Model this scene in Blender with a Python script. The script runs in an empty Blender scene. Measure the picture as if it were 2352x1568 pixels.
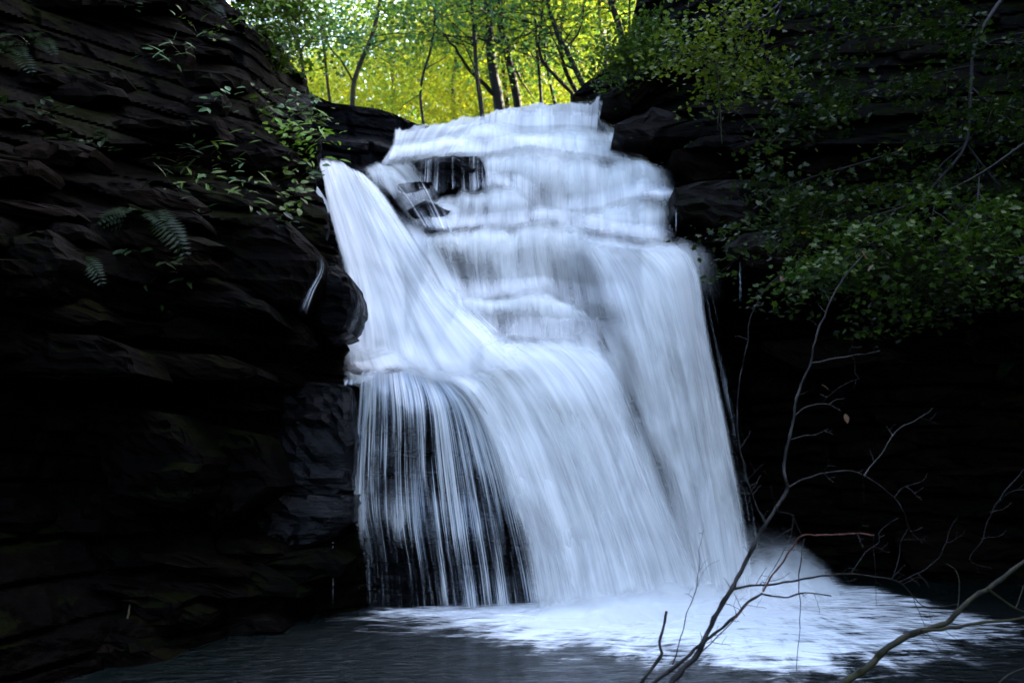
import bpy, math, random
import numpy as np
random.seed(7)
rng = np.random.default_rng(7)
R = math.radians
sc = bpy.context.scene
COL = sc.collection

# ------------------------------------------------------------------ camera
LENS, PITCH, CAMZ = 35.0, R(7.2), 1.8
cd = bpy.data.cameras.new('camera'); cam = bpy.data.objects.new('camera', cd); COL.objects.link(cam)
cd.lens = LENS; cd.sensor_width = 36.0; cd.clip_start = 0.05; cd.clip_end = 2000
cam.location = (0, 0, CAMZ); cam.rotation_euler = (R(90) + PITCH, 0, 0)
cd.dof.use_dof = True; cd.dof.focus_distance = 9.0; cd.dof.aperture_fstop = 1.7
sc.camera = cam
# ------------------------------------------------------------------ sky, sun, exposure
SUN_EL, SUN_AZ = R(36), R(62)
w = bpy.data.worlds.new('World'); sc.world = w; w.use_nodes = True
nt = w.node_tree; bg = nt.nodes['Background']
sky = nt.nodes.new('ShaderNodeTexSky'); sky.sky_type = 'NISHITA'; sky.sun_disc = False
sky.sun_elevation = SUN_EL; sky.sun_rotation = SUN_AZ; sky.air_density = 1.0; sky.dust_density = 4.0; sky.ozone_density = .9
nt.links.new(sky.outputs[0], bg.inputs[0]); bg.inputs[1].default_value = 0.15
sl = bpy.data.lights.new('sun', 'SUN'); sl.energy = 2.7; sl.angle = R(0.5); sl.color = (1.0, 0.9, 0.72)
so = bpy.data.objects.new('sun', sl); COL.objects.link(so)
sdir = (math.sin(SUN_AZ) * math.cos(SUN_EL), math.cos(SUN_AZ) * math.cos(SUN_EL), math.sin(SUN_EL))
from mathutils import Vector, Matrix
so.rotation_euler = Vector(sdir).to_track_quat('Z', 'Y').to_euler()
so.location = (30, 30, 40)
sc.view_settings.view_transform = 'Standard'; sc.view_settings.look = 'None'
sc.view_settings.gamma = 1.0; sc.view_settings.use_curve_mapping = False
sc.view_settings.exposure = 3.72
sc.cycles.transparent_max_bounces = 24
sc.cycles.max_bounces = 8; sc.cycles.diffuse_bounces = 3; sc.cycles.glossy_bounces = 2
sc.cycles.transmission_bounces = 3; sc.cycles.caustics_reflective = False; sc.cycles.caustics_refractive = False
sc.cycles.sample_clamp_indirect = 4.0

# ------------------------------------------------------------------ maths helpers
F = LENS / 36.0 * 2352.0
cp, sp_ = math.cos(PITCH), math.sin(PITCH)
def PX(px, py, Y):
    """3-D point at world depth Y on the sight line measured at (px,py) in the 2352-wide photograph."""
    px, py, Y = np.broadcast_arrays(np.asarray(px, float), np.asarray(py, float), np.asarray(Y, float))
    x = (px - 1176) / F; y = (784 - py) / F
    dy = cp - y * sp_; dz = sp_ + y * cp
    t = Y / dy
    return np.stack([x * t, Y, CAMZ + dz * t], -1)
def sstep(a, b, x):
    t = np.clip((x - a) / (b - a), 0, 1); return t * t * (3 - 2 * t)
def interp(x, pts):
    pts = np.asarray(pts, float); return np.interp(x, pts[:, 0], pts[:, 1])
def _h(i, j, k, s):
    i, j, k = [np.asarray(v, np.int64) for v in (i, j, k)]
    n = (i * 374761393 + j * 668265263 + k * 2147483647 + s * 974711) & 0xffffffff
    n = ((n ^ (n >> 13)) * 1274126177) & 0xffffffff
    n = ((n ^ (n >> 16)) * 2246822519) & 0xffffffff
    return ((n ^ (n >> 15)) & 0xffff) / 65535.0
def vn(x, y, z, s=0):
    x, y, z = np.broadcast_arrays(np.asarray(x, float), np.asarray(y, float), np.asarray(z, float))
    i, j, k = np.floor(x).astype(np.int64), np.floor(y).astype(np.int64), np.floor(z).astype(np.int64)
    fx, fy, fz = x - i, y - j, z - k
    fx, fy, fz = [f * f * (3 - 2 * f) for f in (fx, fy, fz)]
    r = 0
    for a in (0, 1):
        for b in (0, 1):
            for c in (0, 1):
                r = r + _h(i + a, j + b, k + c, s) * (fx if a else 1 - fx) * (fy if b else 1 - fy) * (fz if c else 1 - fz)
    return r
def fbm(x, y, z, s=0, o=4):
    r, a, t = 0, 0.5, 0
    for q in range(o):
        r = r + a * vn(x * 2 ** q, y * 2 ** q, z * 2 ** q, s + q * 17); t += a; a *= .5
    return r / t

# ------------------------------------------------------------------ object helpers
def tag(o, label=None, cat=None, group=None, kind=None):
    if label: o['label'] = label
    if cat: o['category'] = cat
    if group: o['group'] = group
    if kind: o['kind'] = kind
    return o
def empty(name, loc=(0, 0, 0), **k):
    o = bpy.data.objects.new(name, None); COL.objects.link(o); o.location = loc; o.empty_display_size = .2
    return tag(o, **k)
def mesh(name, V, Fc, mat, parent=None, smooth=False, uv=None, attrs=None, loc=None):
    """Fc: int array (M,k) of equal polygons, or list of arrays of several k."""
    V = np.asarray(V, np.float32).reshape(-1, 3)
    if loc is not None: V = V - np.asarray(loc, np.float32)
    Fl = Fc if isinstance(Fc, list) else [Fc]
    Fl = [np.asarray(f, np.int32) for f in Fl if len(f)]
    me = bpy.data.meshes.new(name)
    me.vertices.add(len(V)); me.vertices.foreach_set('co', V.ravel())
    tot = np.concatenate([np.full(len(f), f.shape[1]) for f in Fl]); li = np.concatenate([f.ravel() for f in Fl])
    me.loops.add(len(li)); me.loops.foreach_set('vertex_index', li.astype(np.int32))
    st = np.concatenate([[0], np.cumsum(tot)[:-1]])
    me.polygons.add(len(tot)); me.polygons.foreach_set('loop_start', st.astype(np.int32)); me.polygons.foreach_set('loop_total', tot.astype(np.int32))
    me.polygons.foreach_set('use_smooth', np.full(len(tot), smooth))
    me.update(calc_edges=True)
    if uv is not None:
        l = me.uv_layers.new(name='UVMap'); l.data.foreach_set('uv', np.asarray(uv, np.float32)[li].ravel())
    for n, a in (attrs or {}).items():
        at = me.attributes.new(n, 'FLOAT', 'POINT'); at.data.foreach_set('value', np.asarray(a, np.float32).ravel())
    me.validate()
    if mat: me.materials.append(mat)
    o = bpy.data.objects.new(name, me); COL.objects.link(o)
    if loc is not None: o.location = loc
    if parent: o.parent = parent
    return o
def gridfaces(nr, nc):
    i = np.arange(nr * nc).reshape(nr, nc)
    return np.stack([i[:-1, :-1], i[:-1, 1:], i[1:, 1:], i[1:, :-1]], -1).reshape(-1, 4)
def local(parent_obj, V):
    return np.asarray(V, float) - np.array(parent_obj.location)
def catmull(P, n):
    P = np.asarray(P, float)
    if len(P) < 3:
        t = np.linspace(0, 1, n)[:, None]; return P[0] * (1 - t) + P[-1] * t
    Q = np.vstack([2 * P[0] - P[1], P, 2 * P[-1] - P[-2]])
    d = np.concatenate([[0], np.cumsum(np.linalg.norm(np.diff(P[:, :2], axis=0), axis=1))])
    t = np.interp(np.linspace(0, d[-1], n), d, np.arange(len(P)))
    i = np.minimum(t.astype(int), len(P) - 2); f = (t - i)[:, None]
    a, b, c, e = Q[i], Q[i + 1], Q[i + 2], Q[i + 3]
    return .5 * (2 * b + (c - a) * f + (2 * a - 5 * b + 4 * c - e) * f ** 2 + (3 * b - a - 3 * c + e) * f ** 3)
def tube(path, rad, ns=6):
    """path Nx3, rad N -> verts, quads"""
    P = np.asarray(path, float); n = len(P); rad = np.broadcast_to(rad, (n,))
    T = np.gradient(P, axis=0); T /= np.linalg.norm(T, axis=1)[:, None] + 1e-9
    ref = np.array([0.31, .9, .2]); A = np.cross(T, ref); A /= np.linalg.norm(A, axis=1)[:, None] + 1e-9; B = np.cross(T, A)
    an = np.arange(ns) / ns * 2 * np.pi
    V = P[:, None] + rad[:, None, None] * (np.cos(an)[None, :, None] * A[:, None] + np.sin(an)[None, :, None] * B[:, None])
    i = np.arange(n * ns).reshape(n, ns); j = np.roll(i, -1, 1)
    Q = np.stack([i[:-1], j[:-1], j[1:], i[1:]], -1).reshape(-1, 4)
    return V.reshape(-1, 3), Q
class Acc:
    def __init__(s): s.V = []; s.F = {}; s.n = 0
    def add(s, V, Fc):
        Fc = np.asarray(Fc); s.V.append(V); s.F.setdefault(Fc.shape[1], []).append(Fc + s.n); s.n += len(V)
    def out(s): return np.vstack(s.V), [np.vstack(f) for f in s.F.values()]
    def build(s, name, mat, parent=None, smooth=True, **k):
        V, Fc = s.out()
        if parent: V = local(parent, V)
        return mesh(name, V, Fc, mat, parent, smooth, **k)

# ------------------------------------------------------------------ materials
class NT:
    def __init__(s, name):
        s.m = bpy.data.materials.new(name); s.m.use_nodes = True; s.t = s.m.node_tree
        s.t.nodes.clear(); s.o = s.t.nodes.new('ShaderNodeOutputMaterial')
    def n(s, ty, **k):
        nd = s.t.nodes.new(ty)
        for a, b in k.items():
            if a.startswith('_'): setattr(nd, a[1:], b)
        return nd
    def l(s, a, b): s.t.links.new(a, b)
    def val(s, x, sock):
        if isinstance(x, (int, float, tuple)): sock.default_value = x
        else: s.l(x, sock)
    def math(s, op, a, b=0.0, c=0.0, clamp=False):
        nd = s.n('ShaderNodeMath', _operation=op, _use_clamp=clamp)
        for q, x in enumerate((a, b, c)): s.val(x, nd.inputs[q])
        return nd.outputs[0]
    def noise(s, vec, scale, detail=3.0, rough=.5, dist=0.0, ty='FBM'):
        nd = s.n('ShaderNodeTexNoise'); nd.inputs['Scale'].default_value = scale; nd.inputs['Detail'].default_value = detail
        nd.inputs['Roughness'].default_value = rough; nd.inputs['Distortion'].default_value = dist
        s.l(vec, nd.inputs['Vector']); return nd.outputs['Fac']
    def mapr(s, v, a, b, c=0.0, d=1.0, smooth=False):
        nd = s.n('ShaderNodeMapRange', _interpolation_type='SMOOTHSTEP' if smooth else 'LINEAR')
        s.val(v, nd.inputs['Value'])
        for q, x in (('From Min', a), ('From Max', b), ('To Min', c), ('To Max', d)): s.val(x, nd.inputs[q])
        return nd.outputs[0]
    def mix(s, f, a, b):
        nd = s.n('ShaderNodeMix', _data_type='RGBA'); s.val(f, nd.inputs[0])
        for x, k in ((a, 6), (b, 7)):
            if isinstance(x, tuple): nd.inputs[k].default_value = (*x, 1)
            else: s.l(x, nd.inputs[k])
        return nd.outputs[2]
    def obj(s): return s.n('ShaderNodeNewGeometry').outputs['Position']
    def mapping(s, vec, sc_=(1, 1, 1), loc=(0, 0, 0), rot=(0, 0, 0)):
        nd = s.n('ShaderNodeMapping'); nd.inputs['Scale'].default_value = sc_; nd.inputs['Location'].default_value = loc; nd.inputs['Rotation'].default_value = rot
        s.l(vec, nd.inputs['Vector']); return nd.outputs[0]
    def bump(s, h, st=.5, d=.05, nrm=None):
        nd = s.n('ShaderNodeBump'); nd.inputs['Strength'].default_value = st; nd.inputs['Distance'].default_value = d
        s.l(h, nd.inputs['Height'])
        if nrm is not None: s.l(nrm, nd.inputs['Normal'])
        return nd.outputs[0]
    def attr(s, name):
        nd = s.n('ShaderNodeAttribute'); nd.attribute_name = name; return nd.outputs['Fac']

def rock_mat(name, c1, c2, moss=(.0036, .005, .0008), moss_amt=.5, wet=.3, rough=.55):
    s = NT(name); pos = s.obj()
    st = s.mapping(pos, (1, 1, 5))
    a = s.noise(st, 1.3, 6, .6, .4); b = s.noise(pos, 14, 5, .65)
    col = s.mix(s.mapr(a, .35, .65), c1, c2)
    col = s.mix(s.mapr(b, .45, .75, 0, .55), col, tuple(min(1, x * 1.8) for x in c2))
    m = s.noise(pos, 1.1, 5, .62); m2 = s.noise(pos, 9, 4, .6)
    g = s.n('ShaderNodeNewGeometry'); sx = s.n('ShaderNodeSeparateXYZ'); s.l(g.outputs['Normal'], sx.inputs[0])
    up = s.mapr(sx.outputs[2], -.2, .9)
    mf = s.math('ADD', s.math('MULTIPLY', up, .22), s.math('ADD', m, s.math('MULTIPLY', s.math('SUBTRACT', m2, .5), .35)))
    mf = s.mapr(mf, .72 - .16 * moss_amt, .80 - .16 * moss_amt, 0, min(1, moss_amt * 1.6), True)
    col = s.mix(mf, col, moss)
    p = s.n('ShaderNodeBsdfPrincipled'); s.l(col, p.inputs['Base Color'])
    rv = s.noise(pos, 3.0, 4, .6)
    s.l(s.math('ADD', s.mapr(rv, .35, .6, rough - .25, rough + .2), s.math('MULTIPLY', mf, .3), clamp=True), p.inputs['Roughness'])
    p.inputs['Specular IOR Level'].default_value = wet
    h = s.math('ADD', s.math('MULTIPLY', s.noise(st, 4, 8, .65), 1.0), s.math('MULTIPLY', b, .3))
    s.l(s.bump(h, .7, .06), p.inputs['Normal'])
    s.l(p.outputs[0], s.o.inputs[0]); return s.m
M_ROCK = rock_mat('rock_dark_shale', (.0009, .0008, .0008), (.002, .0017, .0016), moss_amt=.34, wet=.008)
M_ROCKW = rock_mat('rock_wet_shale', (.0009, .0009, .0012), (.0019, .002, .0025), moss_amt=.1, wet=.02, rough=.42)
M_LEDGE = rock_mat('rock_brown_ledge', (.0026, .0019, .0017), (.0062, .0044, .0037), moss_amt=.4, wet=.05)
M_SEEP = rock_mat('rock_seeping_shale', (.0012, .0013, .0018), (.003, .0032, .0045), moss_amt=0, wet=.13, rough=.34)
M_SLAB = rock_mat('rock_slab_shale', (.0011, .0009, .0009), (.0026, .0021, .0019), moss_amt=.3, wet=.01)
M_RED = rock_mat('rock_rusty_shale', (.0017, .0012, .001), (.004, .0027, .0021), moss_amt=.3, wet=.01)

def water_mat(name, lo=(.78, .79, .80), fu=44.0, fv=.42, dens=.86, soft=.66, w=(.29, .15, .49, .07)):
    """Falling water: opaque white where it runs thick, a veil of threads along the flow where it runs thin."""
    s = NT(name); uv = s.n('ShaderNodeUVMap').outputs[0]
    n1 = s.noise(s.mapping(uv, (fu * .22, fv, 1)), 1, 4, .6, .3)
    n2 = s.noise(s.mapping(uv, (fu, fv * 1.1, 1)), 1, 3, .6, .1)
    n3 = s.noise(s.mapping(uv, (fu * .05, fv * 1.4, 1)), 1, 3, .55, .5)
    n4 = s.noise(s.mapping(uv, (fu * 2.6, fv * 1.6, 1)), 1, 2, .5, 0)
    k = s.math('ADD', s.math('ADD', s.math('MULTIPLY', n1, w[0]), s.math('MULTIPLY', n2, w[1])), s.math('ADD', s.math('MULTIPLY', n3, w[2]), s.math('MULTIPLY', n4, w[3])))
    k = s.mapr(k, .34, .66)
    th = s.attr('thick'); inv = s.math('SUBTRACT', 1.0, th)
    al = s.mapr(k, s.math('SUBTRACT', inv, soft), s.math('ADD', inv, soft), 0, 1, True)
    al = s.math('MULTIPLY', s.math('MULTIPLY', al, s.mapr(th, .0, .25, 0, dens)), s.attr('fade'))
    col = s.mix(s.mapr(n1, .35, .65), lo, (.93, .92, .91))
    d = s.n('ShaderNodeBsdfDiffuse'); s.l(col, d.inputs[0])
    tr = s.n('ShaderNodeBsdfTranslucent'); s.l(col, tr.inputs[0])
    h = s.math('ADD', s.math('MULTIPLY', n1, 1.0), s.math('MULTIPLY', n2, .35)); bm = s.bump(h, .05, .05)
    s.l(bm, d.inputs[1])
    m1 = s.n('ShaderNodeMixShader'); m1.inputs[0].default_value = .38; s.l(d.outputs[0], m1.inputs[1]); s.l(tr.outputs[0], m1.inputs[2])
    t = s.n('ShaderNodeBsdfTransparent'); m2 = s.n('ShaderNodeMixShader'); s.l(al, m2.inputs[0]); s.l(t.outputs[0], m2.inputs[1]); s.l(m1.outputs[0], m2.inputs[2])
    s.l(m2.outputs[0], s.o.inputs[0]); return s.m
M_WATER = water_mat('falling_water')
M_VEIL = water_mat('thin_falling_water', (.44, .54, .68), 70, .3, .85, .24, (.34, .3, .2, .16))

def leaf_mat(name, c1, c2, tr=.5, trc=None, rough=.45):
    s = NT(name); oi = s.n('ShaderNodeNewGeometry').outputs['Random Per Island']; pos = s.obj()
    v = s.math('ADD', s.math('MULTIPLY', oi, .6), s.math('MULTIPLY', s.noise(pos, .9, 3), .6), clamp=True)
    col = s.mix(s.mapr(v, .2, .85), c1, c2)
    p = s.n('ShaderNodeBsdfPrincipled'); s.l(col, p.inputs['Base Color']); p.inputs['Roughness'].default_value = rough
    p.inputs['Specular IOR Level'].default_value = .15
    t = s.n('ShaderNodeBsdfTranslucent')
    if trc: s.l(s.mix(s.mapr(v, .2, .85), (trc[0] * .34, trc[1] * .62, trc[2] * 1.4), trc), t.inputs[0])
    else: s.l(col, t.inputs[0])
    m = s.n('ShaderNodeMixShader'); m.inputs[0].default_value = tr; s.l(p.outputs[0], m.inputs[1]); s.l(t.outputs[0], m.inputs[2])
    s.l(m.outputs[0], s.o.inputs[0]); return s.m
M_LF_FAR = leaf_mat('sunlight_toned_leaf', (.05, .10, .012), (.11, .14, .012), .6, (.42, .41, .018))  # sunlight put into the leaf colour: yellower and brighter copy
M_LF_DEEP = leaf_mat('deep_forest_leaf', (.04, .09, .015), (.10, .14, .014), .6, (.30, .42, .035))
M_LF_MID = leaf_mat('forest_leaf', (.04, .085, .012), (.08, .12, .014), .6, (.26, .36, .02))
M_LF_GRN = leaf_mat('shade_toned_forest_leaf', (.03, .08, .03), (.05, .11, .035), .45, (.09, .18, .035))  # shade put into the leaf colour: darker, bluer copy
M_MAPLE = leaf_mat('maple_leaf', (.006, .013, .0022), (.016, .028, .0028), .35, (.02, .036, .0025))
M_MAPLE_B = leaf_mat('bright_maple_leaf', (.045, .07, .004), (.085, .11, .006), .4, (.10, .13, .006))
M_PLANT = leaf_mat('plant_leaf', (.025, .05, .005), (.05, .085, .006), .35, (.06, .10, .006))
M_FERN = leaf_mat('fern_leaf', (.004, .011, .003), (.009, .020, .004), .3)
M_PALE = leaf_mat('pale_plant_leaf', (.05, .10, .04), (.08, .14, .06), .3)
M_BRIGHT = leaf_mat('bright_plant_leaf', (.08, .17, .01), (.12, .22, .012), .4, (.15, .28, .01))
M_DRY = leaf_mat('dry_leaf', (.05, .022, .008), (.08, .04, .016), .3)
M_YEL = leaf_mat('yellow_leaf', (.09, .065, .004), (.12, .085, .006), .3)

def bark_mat(name, c1, c2, sc_=30):
    s = NT(name); pos = s.obj(); a = s.noise(s.mapping(pos, (1, 1, .3)), sc_, 5, .65); b = s.noise(pos, 4, 3)
    col = s.mix(s.mapr(a, .35, .68), c1, c2); col = s.mix(s.mapr(b, .5, .7, 0, .5), col, tuple(x * 1.6 for x in c2))
    p = s.n('ShaderNodeBsdfPrincipled'); s.l(col, p.inputs['Base Color']); p.inputs['Roughness'].default_value = .7; p.inputs['Specular IOR Level'].default_value = .2
    s.l(s.bump(a, .6, .01), p.inputs['Normal']); s.l(p.outputs[0], s.o.inputs[0]); return s.m
M_BARK = bark_mat('dark_bark', (.003, .0025, .002), (.010, .008, .006), 12)
M_BARKG = bark_mat('mossy_bark', (.010, .010, .005), (.026, .024, .008), 14)
M_TWIG = bark_mat('dead_twig_bark', (.0022, .0018, .0018), (.007, .0055, .0055))
M_TWIGR = bark_mat('reddish_twig_bark', (.03, .010, .008), (.08, .028, .018))
M_TWIGM = bark_mat('mossy_branch_bark', (.006, .0045, .0035), (.018, .018, .005))
M_TWIGP = bark_mat('pale_twig_bark', (.015, .014, .012), (.04, .036, .032))

# ================================================================== DEPTH OF THE FALL
# Each ledge: image line of its lip, how far the rock steps back above it (m), sharpness multiplier along x
LEDGES = [
    ([(700, 872), (830, 868), (1000, 856), (1060, 815), (1110, 776), (1200, 768), (1330, 774), (1480, 800), (1760, 800)],
     [(700, .9), (1000, 1.1), (1300, 1.2), (1400, .6), (1480, 0), (1760, 0)], [(700, 1), (840, 1), (940, 3.5), (1080, 3.5), (1160, 1.5), (1760, 1)]),
    ([(700, 770), (850, 740), (1040, 684), (1180, 682), (1245, 675), (1330, 695), (1760, 695)],
     [(700, .5), (1000, .6), (1330, .75), (1400, .5), (1470, 0), (1760, 0)], [(700, 6), (950, 5), (1050, 1), (1760, 1)]),
    ([(700, 600), (880, 560), (978, 534), (1159, 524), (1245, 512), (1330, 528), (1416, 549), (1580, 560), (1620, 575), (1760, 600)],
     [(700, .9), (960, 1.1), (1330, 1.3), (1450, 2.2), (1760, 2.2)], [(700, 7), (930, 5), (1000, 1), (1760, 1)]),
    ([(700, 480), (900, 470), (991, 460), (1030, 444), (1116, 432), (1193, 438), (1240, 470), (1300, 490), (1373, 482), (1438, 460), (1545, 455), (1760, 455)],
     [(700, .5), (1000, .6), (1190, .6), (1240, .3), (1340, .3), (1400, .6), (1760, .7)], [(700, 5), (900, 4), (990, 1), (1760, 1)]),
    ([(700, 400), (830, 380), (960, 367), (1030, 357), (1116, 358), (1159, 350), (1223, 342), (1288, 353), (1373, 365), (1438, 374), (1510, 400), (1760, 430)],
     [(700, .7), (1760, .9)], [(700, 2), (850, 1), (1760, 1)]),
    ([(700, 310), (860, 318), (900, 330), (1000, 322), (1073, 298), (1137, 283), (1202, 297), (1309, 293), (1395, 302), (1459, 315), (1500, 350), (1760, 400)],
     [(700, .6), (1760, .9)], [(700, 1), (1760, 1)]),
]
BASE = [(600, 13.4), (820, 13.2), (1000, 13.0), (1200, 13.1), (1350, 13.5), (1500, 14.0), (1760, 14.6)]
def depth(px, py, width=9.0):
    Y = interp(px, BASE) + (1400 - py) * .0006
    for line, hs, ws in LEDGES:
        y = interp(px, line); ww = width * interp(px, ws)
        Y = Y + interp(px, hs) * sstep(-ww, ww, y - py + ww * .35)
    return Y
def wdepth(px, py, width):
    return np.minimum.reduce([depth(px, py + d, width) for d in (-6, 4, 12, 20, 28)])
def strata(P, s=0, amp=.22, lh=.28, bl=1.1):
    """bedded shale: each layer and each block in it stands proud by its own amount"""
    x, y, z = P[..., 0], P[..., 1], P[..., 2]
    dip = z + .05 * x + (.28 if s == 1 else .45) * (fbm(x * .4, y * .4, z * .25, 3 + s) - .5)
    li = dip / lh + .7 * vn(0 * x + 3.3, 0 * x, dip * 1.2, 9 + s)
    L = np.floor(li); fr = li - L
    u = x / bl + y / bl * .7 + _h(L, 0 * L, 0 * L, 5 + s) * 3 + .35 * fbm(x * 1.3, y, z * 2, 31 + s)
    B = np.floor(u); fb = u - B
    p = _h(L, 0 * L, 0 * L, 11 + s) * .6 + _h(L, B, 0 * L, 12 + s) * .6
    edge = sstep(0, .12, fr) * sstep(1, .84, fr)
    edge = edge * (sstep(0, .09, fb) * sstep(1, .91, fb) * .8 + .2)
    big = fbm(x * .5, y * .5, z * .9, 40 + s) - .5
    small = fbm(x * 3, y * 3, z * 7, 50 + s, 4) - .5
    return amp * (p * edge - .5) + big * amp * 1.7 + small * amp * .75

# ------------------------------------------------------------------ rock face under the fall
TOP = [(640, 170), (700, 208), (760, 236), (870, 250), (905, 262), (960, 286), (1010, 292), (1107, 272), (1160, 252), (1236, 240), (1300, 240), (1385, 232), (1450, 225), (1560, 225), (1760, 260)]
def build_fall_rock():
    px = np.arange(640, 1772, 5.0); nr = 250
    T = interp(px, TOP); t = np.linspace(0, 1, nr)[:, None]
    py = T[None] * (1 - t) + 1470 * t; pxx = np.broadcast_to(px, py.shape)
    Y = depth(pxx, py, 8)
    Y = Y + 1.0 * np.exp(-(((pxx - 1000) / 230) ** 2 + ((py - 1190) / 190) ** 2))      # hollow behind the curtain
    Y = Y + 3.4 * sstep(1590, 1690, pxx) * sstep(575, 640, py) + 2.5 * sstep(1560, 1640, pxx) * sstep(560, 500, py)
    P = PX(pxx, py, Y); st = strata(P, 0, .2, .3, 1.2)
    Y2 = Y - st + .18; P = PX(pxx, py, Y2)
    # bed of the stream running back from the lip
    back = []
    for q, d in enumerate((5, 2.5, 1.0, .35)):
        b = P[0].copy(); b[:, 1] += d; b[:, 2] -= .05 + .03 * q; back.append(b)
    P = np.concatenate([np.stack(back), P], 0)
    mesh('rock_face', P.reshape(-1, 3), gridfaces(*P.shape[:2]), M_ROCKW, FALLROCK, False)
FALLROCK = empty('rock_step_face', label='dark wet stepped rock face that the waterfall runs over', kind='structure')
build_fall_rock()

# ------------------------------------------------------------------ side cliffs
def cliff(name, side, pys, pxs_of, Yf, label, mat, seed, amp=.3):
    rows = []
    for py in pys: rows.append(pxs_of(py))
    px = np.array(rows); py = np.repeat(pys[:, None], px.shape[1], 1)
    Y = Yf(px, py); P = PX(px, py, Y)
    st = strata(P, seed, amp, .3 if side < 0 else .36, 1.7)
    P = PX(px, py, Y - st)
    # turn the far edge back so the cliff has real depth
    e = P[:, -1:] if side < 0 else P[:, :1]
    ext = []
    for q, (d, dx) in enumerate(((.25, .03), (.9, .2), (2.5, .9), (6, 3.0), (10, 7.0))):
        b = e.copy(); b[..., 1] += d; b[..., 0] += side * dx; ext.append(b)
    if side < 0: P = np.concatenate([P] + ext, 1)
    else: P = np.concatenate(ext[::-1] + [P], 1)
    root = empty(name, label=label, kind='structure')
    mesh('rock_face', P.reshape(-1, 3), gridfaces(*P.shape[:2]), mat, root, False)
    return root
LS = [(-700, 470), (-300, 480), (-60, 500), (0, 520), (60, 575), (110, 630), (150, 668), (175, 703), (200, 706), (215, 695), (240, 708), (300, 722), (370, 735), (430, 722), (470, 735), (540, 752), (600, 775), (700, 790), (860, 795), (900, 825), (1100, 820), (1200, 835), (1500, 860), (1700, 860)]
def Yleft(px, py):
    Y = interp(px, [(-900, 5.5), (-300, 7.3), (0, 8.8), (400, 10.7), (700, 12.3), (840, 13.3)])
    Y = Y + sstep(520, -100, py) * 2.6 + sstep(330, 180, py) * sstep(560, 700, px) * 1.5
    Y = Y + .7 * sstep(770, 830, py + 8 * np.sin(px * .02)) * sstep(1320, 1150, py) - .5 * sstep(1300, 1480, py) * sstep(900, 300, px)
    Y = Y + .45 * sstep(330, 350, py) * sstep(420, 400, py) * sstep(100, 300, px)
    Y = Y - .4 * sstep(470, 500, py) * sstep(800, 650, py)
    return Y
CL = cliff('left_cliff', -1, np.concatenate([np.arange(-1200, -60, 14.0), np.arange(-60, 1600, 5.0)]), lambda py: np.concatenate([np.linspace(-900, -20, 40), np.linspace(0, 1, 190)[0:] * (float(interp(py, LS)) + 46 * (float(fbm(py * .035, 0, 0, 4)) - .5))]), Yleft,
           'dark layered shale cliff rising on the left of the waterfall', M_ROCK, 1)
RS = [(-700, 1560), (-100, 1480), (0, 1462), (60, 1450), (110, 1434), (150, 1400), (190, 1345), (222, 1312), (232, 1386), (290, 1386), (330, 1400), (400, 1440), (500, 1470), (560, 1500), (700, 1540), (1000, 1600), (1500, 1660)]
def Yright(px, py):
    Y = interp(px, [(1300, 19.6), (1400, 18.7), (1500, 17.4), (1620, 16.2), (1800, 15.2), (2352, 13.6), (3200, 10.5)])
    Y = Y + sstep(430, -100, py) * 2.2
    lip = 590 + 14 * np.sin(px * .011)
    Y = Y + 1.7 * sstep(lip, lip + 55, py) + .8 * sstep(640, 900, py) - .5 * sstep(1250, 1400, py)
    Y = Y + .6 * sstep(330, 345, py) * sstep(440, 400, py)
    return Y
CR = cliff('right_cliff', 1, np.concatenate([np.arange(-1400, -60, 14.0), np.arange(-60, 1440, 5.0)]), lambda py: np.concatenate([float(interp(py, RS)) + np.linspace(0, 1, 200) * (2400 - float(interp(py, RS))), np.linspace(2420, 3200, 36)]), Yright,  # rows above the frame carried up high to block the sun
           'dark undercut shale cliff on the right of the waterfall', M_ROCK, 2)

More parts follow.
